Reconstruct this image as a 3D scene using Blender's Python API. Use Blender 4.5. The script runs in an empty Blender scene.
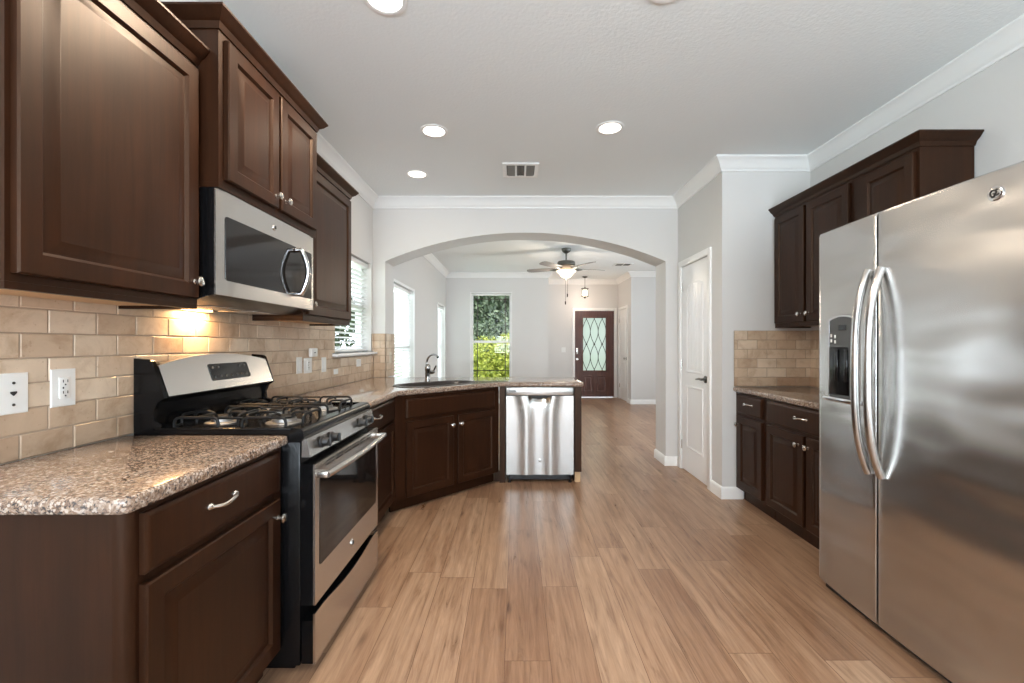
import bpy, bmesh, math, random
from mathutils import Vector, Matrix
random.seed(7)
PI = math.pi
SC = bpy.context.scene
COL = SC.collection
F = 435.0                      # focal length in pixels of the 1024-wide frame
H = 1.26                       # camera height
CZ = 2.77                      # ceiling height

# ------------------------------------------------------------------ camera, world, sun, exposure
cam = bpy.data.cameras.new('camera')
cam.sensor_fit = 'HORIZONTAL'; cam.sensor_width = 36.0; cam.lens = 36.0*F/1024
cam.shift_x = -4/1024; cam.shift_y = 2.5/1024
cam.clip_start = 0.05
co = bpy.data.objects.new('camera', cam); COL.objects.link(co)
co.location = (0, 0, H); co.rotation_euler = (PI/2, 0, 0)
SC.camera = co
vs = SC.view_settings
vs.view_transform = 'Standard'; vs.look = 'None'; vs.gamma = 1.0; vs.use_curve_mapping = False
vs.exposure = -0.09
SC.cycles.max_bounces = 12; SC.cycles.diffuse_bounces = 7; SC.cycles.glossy_bounces = 6
SC.cycles.transmission_bounces = 8; SC.cycles.transparent_max_bounces = 16
SC.cycles.sample_clamp_indirect = 6.0
SC.cycles.caustics_reflective = False; SC.cycles.caustics_refractive = False

w = bpy.data.worlds.new('sky'); SC.world = w; w.use_nodes = True
bg = w.node_tree.nodes['Background']
bg.inputs['Color'].default_value = (0.84, 0.92, 1.0, 1); bg.inputs['Strength'].default_value = 4.5

def lamp(name, kind, loc, energy, color=(1, 1, 1), rot=(0, 0, 0), **kw):
    d = bpy.data.lights.new(name, kind); d.energy = energy; d.color = color
    for k, v in kw.items(): setattr(d, k, v)
    o = bpy.data.objects.new(name, d); COL.objects.link(o); o.location = loc; o.rotation_euler = rot
    return o
lamp('sunlight', 'SUN', (0, 0, 20), 5.0, (1.0, 0.93, 0.82), (math.radians(42), 0, math.radians(12)), angle=0.02)
# daylight lamps added at guessed, unseen windows; tilted up to brighten the ceiling
DAY = (0.78, 0.90, 1.0)
lamp('added_back_daylight', 'AREA', (0.45, -3.25, 1.25), 445, DAY, (PI/2+1.15, 0, 0), shape='RECTANGLE', size=3.0, size_y=2.1)
lamp('added_side_daylight', 'AREA', (-1.75, -1.6, 1.4), 60, DAY, (0, -PI/2-.4, 0), shape='RECTANGLE', size=1.3, size_y=1.6)
lamp('added_living_daylight', 'AREA', (4.45, 5.95, 1.3), 85, DAY, (0, PI/2+.8, 0), shape='RECTANGLE', size=1.9, size_y=1.9)

lamp('daylight_kitchen_window', 'AREA', (-1.95, 4.0, 1.75), 5, DAY, (0, -PI/2, 0), shape='RECTANGLE', size=.9, size_y=.9)
lamp('daylight_arch_window', 'AREA', (-2.0, 5.72, 1.3), 32, DAY, (0, -PI/2, 0), shape='RECTANGLE', size=1.5, size_y=1.1)
lamp('daylight_corner_window', 'AREA', (-2.0, 8.6, 1.3), 24, DAY, (0, -PI/2, 0), shape='RECTANGLE', size=1.5, size_y=.8)

# ------------------------------------------------------------------ materials
def mat(name, base=(.8, .8, .8), rough=.5, metal=0.0, **kw):
    m = bpy.data.materials.new(name); m.use_nodes = True
    b = m.node_tree.nodes['Principled BSDF']
    b.inputs['Base Color'].default_value = (*base, 1); b.inputs['Roughness'].default_value = rough
    b.inputs['Metallic'].default_value = metal
    for k, v in kw.items():
        i = b.inputs[k.replace('_', ' ')]
        i.default_value = (*v, 1) if isinstance(v, tuple) and len(v) == 3 else v
    return m
class NT:
    def __init__(s, m): s.t = m.node_tree; s.b = s.t.nodes['Principled BSDF']
    def n(s, kind, **kw):
        x = s.t.nodes.new('ShaderNode' + kind)
        for k, v in kw.items():
            if k in x.inputs.keys(): x.inputs[k].default_value = v
            else: setattr(x, k, v)
        return x
    def l(s, a, b): s.t.links.new(a, b)
    def coord(s, scale=(1, 1, 1), rot=(0, 0, 0)):
        tc = s.n('TexCoord'); mp = s.n('Mapping'); mp.inputs['Scale'].default_value = scale
        mp.inputs['Rotation'].default_value = rot
        s.l(tc.outputs['Object'], mp.inputs['Vector']); return mp.outputs[0]
    def noise(s, vec, scale, detail=3, rough=.5, dist=0.0):
        x = s.n('TexNoise'); x.inputs['Scale'].default_value = scale; x.inputs['Detail'].default_value = detail
        x.inputs['Roughness'].default_value = rough; x.inputs['Distortion'].default_value = dist
        s.l(vec, x.inputs['Vector']); return x.outputs['Fac']
    def ramp(s, fac, stops, interp='LINEAR'):
        r = s.n('ValToRGB'); cr = r.color_ramp; cr.interpolation = interp
        while len(cr.elements) < len(stops): cr.elements.new(0.5)
        for e, (p, c) in zip(cr.elements, stops): e.position = p; e.color = (*c, 1) if len(c) == 3 else c
        s.l(fac, r.inputs[0]); return r.outputs[0]
    def mix(s, f, a, b, mode='MIX'):
        x = s.n('Mix', data_type='RGBA', blend_type=mode)
        for sock, v in ((x.inputs[0], f), (x.inputs[6], a), (x.inputs[7], b)):
            if hasattr(v, 'is_linked'): s.l(v, sock)
            else: sock.default_value = v if isinstance(v, float) else (*v, 1)
        return x.outputs[2]
    def math(s, op, a, b=0.0):
        x = s.n('Math', operation=op)
        for sock, v in ((x.inputs[0], a), (x.inputs[1], b)):
            if hasattr(v, 'is_linked'): s.l(v, sock)
            else: sock.default_value = v
        return x.outputs[0]
    def bump(s, h, strength, dist=.01):
        x = s.n('Bump'); x.inputs['Strength'].default_value = strength; x.inputs['Distance'].default_value = dist
        s.l(h, x.inputs['Height']); s.l(x.outputs[0], s.b.inputs['Normal'])
    def base(s, c): s.l(c, s.b.inputs['Base Color'])

def paint(name, c, rough=.6, tex=120, st=.12):
    m = mat(name, c, rough); t = NT(m); v = t.coord()
    t.bump(t.noise(v, tex, 2), st, .004); return m
WALL = paint('wall_paint', (.67, .66, .645), .7)
CEIL = paint('ceiling_paint', (.83, .86, .865), .8, 60, .35)
TRIM = paint('white_trim_paint', (.86, .86, .85), .35, 20, .02)
DOORW = paint('white_door_paint', (.88, .88, .88), .32, 30, .04)
PLATE = mat('white_plastic', (.80, .80, .78), .3)
PLATE2 = mat('tan_plastic', (.62, .54, .43), .35)
HOLE = mat('dark_slot', (.02, .02, .02), .6)
NICKEL = mat('satin_nickel', (.62, .60, .57), .25, 1.0)
CHROME = mat('polished_chrome', (.72, .72, .73), .12, 1.0)
BLACK = mat('black_enamel', (.004, .004, .0045), .2, 0, Specular_IOR_Level=.22)
BLACKM = mat('black_plastic', (.012, .012, .013), .4)
IRON = mat('cast_iron', (.008, .008, .0085), .5, 0, Specular_IOR_Level=.3)
BURNM = mat('dull_aluminium', (.34, .33, .32), .45, .9)
GLASSK = mat('dark_glass', (.010, .009, .009), .06, 0, Specular_IOR_Level=.4)
PEWTER = mat('pewter_metal', (.16, .16, .145), .35, .9)
BRONZE = mat('bronze_metal', (.05, .04, .035), .35, .9)

def steel(name, base, rough, wave=0.0, wscale=2.0, wv=(1, 1, 2.4)):
    m = mat(name, base, rough, 1.0); t = NT(m)
    if wave:
        v2 = t.coord(wv); t.bump(t.noise(v2, wscale, 1, .4, .3), wave, .1)
    return m
STEEL = steel('stainless_steel', (.62, .60, .575), .27)
STEELF = steel('stainless_fridge_steel', (.585, .575, .56), .27, .20, 1.9)
STEELD = steel('stainless_dishwasher_steel', (.52, .515, .50), .25)

def wood_mat():
    m = mat('espresso_wood', (.03, .015, .01), .4, 0, Specular_IOR_Level=.28, Specular_Tint=(1.0, .78, .62)); t = NT(m)
    v = t.coord((30, 30, 1.6)); g = t.noise(v, 1.4, 6, .65, .4)
    v2 = t.coord((3, 3, 2)); g2 = t.noise(v2, 1.5, 3)
    c = t.ramp(g, [(.25, (.0125, .0044, .0020)), (.75, (.033, .0115, .0048))])
    c2 = t.ramp(g2, [(.3, (.72, .72, .74)), (.75, (1.25, 1.2, 1.1))])
    t.base(t.mix(1.0, c, c2, 'MULTIPLY')); t.bump(g, .05, .003)
    r = t.n('MapRange'); r.inputs[3].default_value = .34; r.inputs[4].default_value = .46
    t.l(g2, r.inputs[0]); t.l(r.outputs[0], t.b.inputs['Roughness'])
    return m
WOOD = wood_mat()
MAPLE = mat('raw_maple', (.60, .40, .22), .5)
def entry_wood():
    m = mat('mahogany_wood', (.06, .018, .01), .35, 0, Coat_Weight=.3); t = NT(m)
    g = t.noise(t.coord((40, 40, 2)), 1.2, 5, .6, .3)
    t.base(t.ramp(g, [(.25, (.045, .013, .008)), (.75, (.12, .036, .02))])); return m
MAHOG = entry_wood()

def granite():
    m = mat('brown_granite', (.4, .3, .22), .12, 0, Coat_Weight=.3, Coat_Roughness=.04); t = NT(m); v = t.coord()
    n1 = t.noise(v, 85, 4, .7, .6); n2 = t.noise(v, 130, 3, .6, .4); n3 = t.noise(v, 7, 3, .6)
    vo = t.n('TexVoronoi'); vo.inputs['Scale'].default_value = 190; t.l(v, vo.inputs['Vector'])
    c = t.ramp(n1, [(.32, (.04, .033, .033)), (.42, (.165, .10, .065)), (.52, (.285, .195, .135)), (.61, (.40, .315, .255)), (.72, (.25, .225, .215))])
    c = t.mix(t.ramp(n2, [(.55, (0, 0, 0)), (.60, (1, 1, 1))]), c, (.022, .020, .022))
    cellv = t.ramp(vo.outputs['Color'], [(.0, (0, 0, 0)), (.72, (0, 0, 0)), (.76, (1, 1, 1))])
    c = t.mix(t.math('MULTIPLY', cellv, .55), c, (.68, .60, .52))
    c = t.mix(t.math('MULTIPLY', t.ramp(n3, [(.45, (0, 0, 0)), (.7, (1, 1, 1))]), .35), c, (.25, .22, .21))
    t.base(c); return m
GRAN = granite()

def tile_mat():
    m = mat('travertine_tile', (.6, .47, .33), .38); t = NT(m); v = t.coord()
    at = t.n('Attribute', attribute_name='tint')
    n1 = t.noise(v, 9, 5, .65, .5); n2 = t.noise(v, 60, 3, .6)
    sp = t.n('SeparateColor'); t.l(at.outputs['Color'], sp.inputs[0])
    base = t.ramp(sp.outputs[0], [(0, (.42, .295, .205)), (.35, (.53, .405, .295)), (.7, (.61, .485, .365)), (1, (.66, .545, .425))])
    var = t.ramp(n1, [(.28, (.74, .66, .58)), (.5, (1.0, .98, .95)), (.75, (1.12, 1.10, 1.08))])
    c = t.mix(1.0, base, var, 'MULTIPLY')
    pit = t.ramp(n2, [(.26, (.72, .65, .58)), (.36, (1, 1, 1))])
    t.base(t.mix(.7, c, t.mix(1.0, c, pit, 'MULTIPLY'))); t.bump(n2, .12, .004)
    return m
TILE = tile_mat()
GROUT = paint('tile_grout', (.40, .31, .23), .85, 200, .2)

def floor_mat():
    m = mat('oak_plank_floor', (.5, .33, .2), .36); t = NT(m)
    tc = t.n('TexCoord'); sx = t.n('SeparateXYZ'); t.l(tc.outputs['Object'], sx.inputs[0])
    across = t.math('ADD', sx.outputs[0], .045)
    row = t.math('FLOOR', t.math('DIVIDE', across, .182))
    wn = t.n('TexWhiteNoise', noise_dimensions='1D'); t.l(row, wn.inputs['W'])
    along = t.math('ADD', sx.outputs[1], t.math('MULTIPLY', wn.outputs['Value'], 1.22))
    cx = t.n('CombineXYZ'); t.l(along, cx.inputs[0]); t.l(across, cx.inputs[1])
    br = t.n('TexBrick'); br.offset = 0.0; br.offset_frequency = 2; br.squash = 1.0
    for k, val in (('Scale', 1.0), ('Mortar Size', .0013), ('Mortar Smooth', .3), ('Bias', 0.0), ('Brick Width', 1.22), ('Row Height', .182)):
        br.inputs[k].default_value = val
    br.inputs['Color1'].default_value = (0, 0, 0, 1); br.inputs['Color2'].default_value = (1, 1, 1, 1); br.inputs['Mortar'].default_value = (.5, .5, .5, 1)
    t.l(cx.outputs[0], br.inputs['Vector'])
    rnd = br.outputs['Color']
    off = t.n('VectorMath', operation='MULTIPLY_ADD')
    t.l(rnd, off.inputs[0]); off.inputs[1].default_value = (13.7, 31.1, 7.3)
    t.l(tc.outputs['Object'], off.inputs[2])
    def stretched(sc):
        p = t.n('Mapping'); p.inputs['Scale'].default_value = sc; t.l(off.outputs[0], p.inputs['Vector']); return p.outputs[0]
    g1 = t.noise(stretched((17, 1.3, 1)), 1.5, 8, .66, 1.6)
    g2 = t.noise(stretched((75, 3.0, 1)), 2.0, 4, .6, .4)
    big = t.noise(stretched((5.5, .9, 1)), 1.0, 3, .5, .8)
    base = t.ramp(rnd, [(0, (.285, .164, .098)), (.35, (.335, .200, .122)), (.7, (.375, .235, .148)), (1, (.42, .275, .18))])
    v1 = t.ramp(g1, [(.30, (.60, .54, .50)), (.46, (.93, .91, .90)), (.58, (1.06, 1.06, 1.06)), (.7, (1.16, 1.17, 1.18))])
    c = t.mix(1.0, base, v1, 'MULTIPLY')
    c = t.mix(.55, c, t.mix(1.0, c, t.ramp(g2, [(.3, (.76, .71, .67)), (.6, (1.06, 1.06, 1.06))]), 'MULTIPLY'))
    c = t.mix(.8, c, t.mix(1.0, c, t.ramp(big, [(.30, (.78, .70, .66)), (.5, (1, 1, 1)), (.75, (1.10, 1.12, 1.14))]), 'MULTIPLY'))
    wt = t.n('TexWave'); wt.inputs['Scale'].default_value = 1.0; wt.inputs['Distortion'].default_value = 7.0; wt.inputs['Detail'].default_value = 3.0; wt.inputs['Detail Scale'].default_value = .8
    t.l(stretched((5.0, .35, 1)), wt.inputs['Vector'])
    c = t.mix(.5, c, t.mix(1.0, c, t.ramp(wt.outputs['Fac'], [(.0, (.80, .75, .71)), (.35, (1, 1, 1)), (1, (1.05, 1.05, 1.05))]), 'MULTIPLY'))
    vo = t.n('TexVoronoi'); vo.inputs['Scale'].default_value = 1.0; t.l(stretched((7.5, 2.1, 1)), vo.inputs['Vector'])
    knot = t.ramp(vo.outputs['Distance'], [(.04, (.36, .29, .25)), (.13, (.85, .82, .80)), (.22, (1, 1, 1))])
    c = t.mix(.75, c, t.mix(1.0, c, knot, 'MULTIPLY'))
    seam = t.ramp(br.outputs['Fac'], [(.2, (1, 1, 1)), (.9, (.38, .31, .26))])
    t.base(t.mix(1.0, c, seam, 'MULTIPLY'))
    t.bump(t.math('ADD', t.math('MULTIPLY', br.outputs['Fac'], -1.0), t.math('MULTIPLY', g2, .25)), .10, .004)
    r = t.n('MapRange'); r.inputs[3].default_value = .23; r.inputs[4].default_value = .37
    t.l(g1, r.inputs[0]); t.l(r.outputs[0], t.b.inputs['Roughness'])
    return m
FLOOR = floor_mat()

def pane_mat(name, tint=(1, 1, 1), gloss=.06, diffuse=0.0):
    m = bpy.data.materials.new(name); m.use_nodes = True; t = m.node_tree; t.nodes.clear()
    o = t.nodes.new('ShaderNodeOutputMaterial'); tr = t.nodes.new('ShaderNodeBsdfTransparent'); tr.inputs[0].default_value = (*tint, 1)
    g = t.nodes.new('ShaderNodeBsdfGlossy'); g.inputs['Roughness'].default_value = .02
    mx = t.nodes.new('ShaderNodeMixShader'); mx.inputs[0].default_value = gloss
    t.links.new(tr.outputs[0], mx.inputs[1]); t.links.new(g.outputs[0], mx.inputs[2])
    out = mx.outputs[0]
    if diffuse:
        tl = t.nodes.new('ShaderNodeBsdfTranslucent'); tl.inputs[0].default_value = (.50, .53, .48, 1)
        m2 = t.nodes.new('ShaderNodeMixShader'); m2.inputs[0].default_value = diffuse
        t.links.new(out, m2.inputs[1]); t.links.new(tl.outputs[0], m2.inputs[2]); out = m2.outputs[0]
    t.links.new(out, o.inputs[0]); return m
PANE = pane_mat('window_glass', gloss=.012)
FROST = pane_mat('frosted_glass', (.95, .97, .95), .06, .8)
def slat_mat():
    m = bpy.data.materials.new('white_blind_slat'); m.use_nodes = True; t = m.node_tree; t.nodes.clear()
    o = t.nodes.new('ShaderNodeOutputMaterial'); d = t.nodes.new('ShaderNodeBsdfDiffuse'); d.inputs[0].default_value = (.86, .86, .85, 1)
    tl = t.nodes.new('ShaderNodeBsdfTranslucent'); tl.inputs[0].default_value = (.84, .85, .84, 1)
    mx = t.nodes.new('ShaderNodeMixShader'); mx.inputs[0].default_value = .4
    t.links.new(d.outputs[0], mx.inputs[1]); t.links.new(tl.outputs[0], mx.inputs[2]); t.links.new(mx.outputs[0], o.inputs[0]); return m
SLAT = slat_mat()
def glow(name, c, s): return mat(name, c, .4, 0, Emission_Color=c, Emission_Strength=s)
CANGLOW = glow('lit_lamp_lens', (1.0, .93, .82), 5)
HOODGLOW = glow('lit_hood_lens', (1.0, .62, .28), 9)
BOWLGLOW = glow('lit_glass_bowl', (1.0, .88, .70), 1.5)
LANTGLOW = glow('lit_lantern_bulb', (1.0, .84, .62), 8)
def leaf_mat(name, a, b):
    m = mat(name, a, .5); t = NT(m); at = t.n('Attribute', attribute_name='tint')
    sp = t.n('SeparateColor'); t.l(at.outputs['Color'], sp.inputs[0])
    c = t.ramp(sp.outputs[0], [(0, a), (1, b)]); t.base(c)
    tl = t.n('BsdfTranslucent'); t.l(c, tl.inputs[0]); mx = t.n('MixShader'); mx.inputs[0].default_value = .3
    out = [n for n in t.t.nodes if n.type == 'OUTPUT_MATERIAL'][0]
    t.l(t.b.outputs[0], mx.inputs[1]); t.l(tl.outputs[0], mx.inputs[2]); t.l(mx.outputs[0], out.inputs[0]); return m
LEAFD = leaf_mat('dark_leaves', (.035, .062, .035), (.15, .20, .115))
LEAFL = leaf_mat('lime_leaves', (.14, .20, .025), (.50, .52, .085))
BARK = mat('bark', (.10, .07, .05), .8)
GRASS = paint('lawn', (.12, .20, .05), .9, 30, .5)

# ------------------------------------------------------------------ mesh helpers
class MB:
    """Collects shapes and links them as one mesh object."""
    def __init__(s): s.bm = bmesh.new(); s.mi = 0; s.tint = None; s.cl = None
    def face(s, vs):
        try: f = s.bm.faces.new(vs)
        except ValueError: return None
        f.material_index = s.mi; return f
    def box(s, x0, x1, y0, y1, z0, z1, r=0.0, seg=2):
        v = [s.bm.verts.new((x, y, z)) for x in (x0, x1) for y in (y0, y1) for z in (z0, z1)]
        fs = [s.face([v[i] for i in q]) for q in ((0, 1, 3, 2), (4, 6, 7, 5), (0, 4, 5, 1), (2, 3, 7, 6), (0, 2, 6, 4), (1, 5, 7, 3))]
        if r > 0:
            es = list({e for f in fs for e in f.edges})
            res = bmesh.ops.bevel(s.bm, geom=es, offset=r, segments=seg, affect='EDGES', profile=.5)
            for f in res['faces']: f.material_index = s.mi
        return s
    def rings(s, rings, cap0=True, cap1=True, closed=True):
        R = [[s.bm.verts.new(p) for p in ring] for ring in rings]; n = len(R[0])
        for a, b in zip(R, R[1:]):
            for i in range(n if closed else n-1):
                j = (i+1) % n; s.face([a[i], a[j], b[j], b[i]])
        if cap0: s.face(R[0])
        if cap1: s.face(R[-1])
        return s
    def prism(s, poly, axis, a, b):
        def P(u, v, t): return {'x': (t, u, v), 'y': (u, t, v), 'z': (u, v, t)}[axis]
        return s.rings([[P(u, v, a) for u, v in poly], [P(u, v, b) for u, v in poly]])
    def tube(s, pts, r, n=8, squash=1.0):
        pts = [Vector(p) for p in pts]; rings = []; up = None
        for i, p in enumerate(pts):
            d = (pts[min(i+1, len(pts)-1)] - pts[max(i-1, 0)]).normalized()
            if up is None:
                up = Vector((0, 0, 1)) if abs(d.z) < .9 else Vector((1, 0, 0))
            u = d.cross(up).normalized(); w_ = u.cross(d).normalized(); up = w_
            rr = r[i] if isinstance(r, (list, tuple)) else r
            rings.append([p + (u*math.cos(t)*squash + w_*math.sin(t))*rr for t in (2*PI*k/n for k in range(n))])
        return s.rings(rings)
    def lathe(s, prof, o=(0, 0, 0), axis='z', n=20, sx=1.0):
        """prof: (radius, height) pairs along the axis."""
        o = Vector(o); rings = []
        for r, h in prof:
            ring = []
            for k in range(n):
                c, t = math.cos(2*PI*k/n)*max(r, 1e-4)*sx, math.sin(2*PI*k/n)*max(r, 1e-4)
                ring.append(o + Vector({'z': (c, t, h), 'y': (c, h, t), 'x': (h, c, t)}[axis]))
            rings.append(ring)
        return s.rings(rings)
    def sweep(s, path, prof, closed=False):
        """prof (out, z) swept along a plan path, mitred; out is to the right of the walking direction."""
        n = len(path); P = [Vector(p) for p in path]; rings = []
        for i in range(n):
            d1 = (P[i]-P[i-1]).normalized() if (i > 0 or closed) else (P[1]-P[0]).normalized()
            d2 = (P[(i+1) % n]-P[i]).normalized() if (i < n-1 or closed) else d1
            n1, n2 = Vector((d1.y, -d1.x)), Vector((d2.y, -d2.x))
            m = (n1+n2)/(1+n1.dot(n2))
            rings.append([(P[i].x+m.x*o, P[i].y+m.y*o, z) for o, z in prof])
        if closed: rings.append(rings[0])
        return s.rings(rings, not closed, not closed)
    def nested(s, x0, x1, z0, z1, yback, loops):
        """Rectangular front (towards -y) made of nested loops (inset, y)."""
        def R(i, y): return [(x0+i, y, z0+i), (x1-i, y, z0+i), (x1-i, y, z1-i), (x0+i, y, z1-i)]
        return s.rings([R(0, yback)] + [R(i, y) for i, y in loops])
    def slab(s, outer, hole, z0, z1, r=.0, seg=3, square=lambda x, y: False):
        """Flat slab of a plan outline with an optional hole; the outer edge rounded."""
        bm = s.bm; loops = []
        for pts in ([outer, hole] if hole else [outer]):
            vs = [bm.verts.new((x, y, z1)) for x, y in pts]
            loops.append((vs, [bm.edges.new((vs[i], vs[(i+1) % len(vs)])) for i in range(len(vs))]))
        es = [e for _, l in loops for e in l]
        fs = [f for f in bmesh.ops.triangle_fill(bm, edges=es, use_beauty=True)['geom'] if isinstance(f, bmesh.types.BMFace)]
        res = bmesh.ops.extrude_face_region(bm, geom=fs)
        nv = [v for v in res['geom'] if isinstance(v, bmesh.types.BMVert)]
        for v in nv: v.co.z = z0
        bmesh.ops.recalc_face_normals(bm, faces=bm.faces)
        if r:
            ks = {(round(x, 5), round(y, 5)) for x, y in outer}
            def on(v): return (round(v.co.x, 5), round(v.co.y, 5)) in ks
            be = [e for e in bm.edges if all(on(v) for v in e.verts) and not all(square(v.co.x, v.co.y) for v in e.verts) and abs(e.verts[0].co.z-e.verts[1].co.z) < 1e-6
                  and len(e.link_faces) == 2 and abs(e.link_faces[0].normal.dot(e.link_faces[1].normal)) < .5]
            bmesh.ops.bevel(bm, geom=be, offset=r, segments=seg, affect='EDGES', profile=.5)
        return s
    def build(s, name, m, parent=None, smooth=40, normals=True):
        me = bpy.data.meshes.new(name)
        if normals: bmesh.ops.recalc_face_normals(s.bm, faces=s.bm.faces)
        s.bm.to_mesh(me); s.bm.free()
        for x in (m if isinstance(m, (list, tuple)) else [m]): me.materials.append(x)
        if smooth:
            me.shade_smooth(); me.set_sharp_from_angle(angle=math.radians(smooth))
        o = bpy.data.objects.new(name, me); COL.objects.link(o)
        if parent is not None: o.parent = parent
        return o
def thing(name, label, cat, loc, deg=0.0, group=None):
    o = bpy.data.objects.new(name, None); COL.objects.link(o); o.empty_display_size = .1
    o.location = loc; o.rotation_euler = (0, 0, math.radians(deg)); o['label'] = label; o['category'] = cat
    if group: o['group'] = group
    return o
def tag(o, label, cat, group=None):
    o['label'] = label; o['category'] = cat
    if group: o['group'] = group
    return o
def struct(o, label=None):
    o['kind'] = 'structure'
    if label: o['label'] = label
    return o
def copy_tree(o, parent=None):
    c = o.copy(); COL.objects.link(c)
    if parent is not None: c.parent = parent
    for ch in [x for x in list(COL.objects) if x.parent == o]: copy_tree(ch, c)
    return c
def arc(cx, cy, r, a0, a1, n):
    return [(cx+r*math.cos(math.radians(a0+(a1-a0)*i/n)), cy+r*math.sin(math.radians(a0+(a1-a0)*i/n))) for i in range(n+1)]
def rrect(x0, x1, y0, y1, r, n=5):
    return arc(x1-r, y1-r, r, 0, 90, n)+arc(x0+r, y1-r, r, 90, 180, n)+arc(x0+r, y0+r, r, 180, 270, n)+arc(x1-r, y0+r, r, 270, 360, n)

# ------------------------------------------------------------------ the shell
LX, RX = -1.485, 2.40            # kitchen left and right walls
AY, AB = 4.511, 4.83             # arch wall front and back
PX, PY = 1.68, 3.545             # pantry wall and its return
FY, DY = 9.237, 10.264           # living room far wall, entry door wall
FLX, FRX, GY = .692, 2.407, 9.10 # foyer left, foyer right, grey wall beside it
BY, LRX = -3.0, 4.2              # wall behind the camera, living room right wall
WT = .16
def wall(name, axis, plane, thick, a0, a1, z0, z1, openings=(), m=WALL):
    """axis 'x': wall plane at x=plane running along y; thick is signed."""
    mb = MB(); As = sorted({a0, a1, *[v for o in openings for v in o[:2]]}); Zs = sorted({z0, z1, *[v for o in openings for v in o[2:]]})
    for i in range(len(As)-1):
        for j in range(len(Zs)-1):
            ca, cz = (As[i]+As[i+1])/2, (Zs[j]+Zs[j+1])/2
            if any(o[0] < ca < o[1] and o[2] < cz < o[3] for o in openings): continue
            p0, p1 = sorted((plane, plane+thick))
            if axis == 'x': mb.box(p0, p1, As[i], As[i+1], Zs[j], Zs[j+1])
            else: mb.box(As[i], As[i+1], p0, p1, Zs[j], Zs[j+1])
    return struct(mb.build(name, m, smooth=0))
W1 = (3.55, 4.46, 1.18, 2.08)          # kitchen window over the counter (y0,y1,z0,z1)
W2 = (5.15, 6.30, .42, 2.02); W3 = (8.22, 9.02, .42, 2.02)
W4 = (-.96, -.10, .30, 2.34)           # far window (x0,x1,z0,z1)
W5 = (-1.0, 1.9, .30, 2.30); W6 = (-2.3, -.9, .75, 2.05); W7 = (5.0, 6.9, .40, 2.3)
wall('wall_left', 'x', LX, -WT, BY-WT, FY+WT, 0, CZ, [W1, W2, W3, W6])
wall('wall_right', 'x', RX, WT, BY-WT, PY, 0, CZ)
wall('wall_back', 'y', BY, -WT, LX, RX, 0, CZ, [W5])
wall('wall_far', 'y', FY, WT, LX, FLX, 0, CZ, [W4])
wall('wall_foyer_left', 'x', FLX, -WT, FY+WT, DY+WT, 0, CZ)
wall('wall_entry', 'y', DY, WT, FLX, FRX, 0, CZ, [(1.385, 2.318, 0, 2.045)])
wall('wall_foyer_right', 'x', FRX, WT, GY, DY+WT, 0, CZ, [(9.40, 10.10, 0, 2.04)])
wall('wall_living_front', 'y', GY, WT, FRX+WT, LRX+WT, 0, CZ)
wall('wall_living_right', 'x', LRX, WT, AB, GY, 0, CZ, [W7])
wall('wall_pantry', 'x', PX, .12, PY+.12, AY, 0, CZ, [(3.789, 4.402, 0, 2.035)])
wall('wall_pantry_side', 'y', PY, .12, PX, RX+WT, 0, CZ)
xa, xb, zs, za = -1.357, 1.552, 2.118, 2.415
hc, rise = (xb-xa)/2, za-zs; Rr = (hc*hc+rise*rise)/(2*rise); xc = (xa+xb)/2
N = 40; inn = [(xa, 0)]; out = [(LX, 0)]
for i in range(N+1):
    x = xa+(xb-xa)*i/N; inn.append((x, za-Rr+math.sqrt(Rr*Rr-(x-xc)**2))); out.append((LX if i == 0 else (LRX+WT if i == N else x), CZ))
inn.append((xb, 0)); out.append((LRX+WT, 0))
mb = MB(); V = [[mb.bm.verts.new((x, y, z)) for x, z in L] for y in (AY, AB) for L in (inn, out)]
for k in range(len(inn)-1):
    for a, b in ((V[0], V[1]), (V[2], V[3]), (V[0], V[2]), (V[1], V[3])): mb.face([a[k], a[k+1], b[k+1], b[k]])
for k in (0, -1): mb.face([V[0][k], V[1][k], V[3][k], V[2][k]])
struct(mb.build('wall_arch', WALL, smooth=20), 'pale wall with a wide arched opening to the living room')
mb = MB(); mb.box(LX-WT, LRX+WT, BY-WT, DY+WT, -.12, 0); struct(mb.build('floor', FLOOR, smooth=0))
mb = MB(); mb.box(LX-WT-.5, LRX+WT+.5, BY-WT-.6, DY+WT+.4, CZ, CZ+.15); struct(mb.build('ceiling', CEIL, smooth=0))
CROWN = [(0, -.105), (.010, -.105), (.014, -.092), (.022, -.086), (.030, -.070), (.048, -.042), (.066, -.022), (.074, -.018), (.080, -.010), (.080, 0), (0, 0)]
CROWN = [(o, CZ+z) for o, z in CROWN]
mb = MB(); mb.sweep([(LX, BY), (LX, AY), (PX, AY), (PX, PY), (RX, PY), (RX, BY)], CROWN, True)
struct(mb.build('trim_1', TRIM, smooth=30), 'white crown moulding around the kitchen ceiling')
mb = MB(); mb.sweep([(LX, AB), (LX, FY), (FLX, FY), (FLX, DY), (FRX, DY), (FRX, GY), (LRX, GY), (LRX, AB)], CROWN, True)
struct(mb.build('trim_2', TRIM, smooth=30), 'white crown moulding around the living room and foyer ceiling')
BASE = [(0, 0), (.015, 0), (.015, .078), (.009, .090), (.004, .097), (0, .097)]
for nm, path in (('baseboard_left', [(LX, AB), (LX, FY), (FLX, FY), (FLX, DY), (1.32, DY)]),
                 ('baseboard_right', [(FRX, 9.335), (FRX, GY), (LRX, GY), (LRX, AB), (xb, AB), (xb, AY), (PX, AY), (PX, 4.462)]),
                 ('baseboard_pantry', [(PX, 3.729), (PX, PY), (1.845, PY)])):
    mb = MB(); mb.sweep(path, BASE); struct(mb.build(nm, TRIM, smooth=30))

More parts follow.
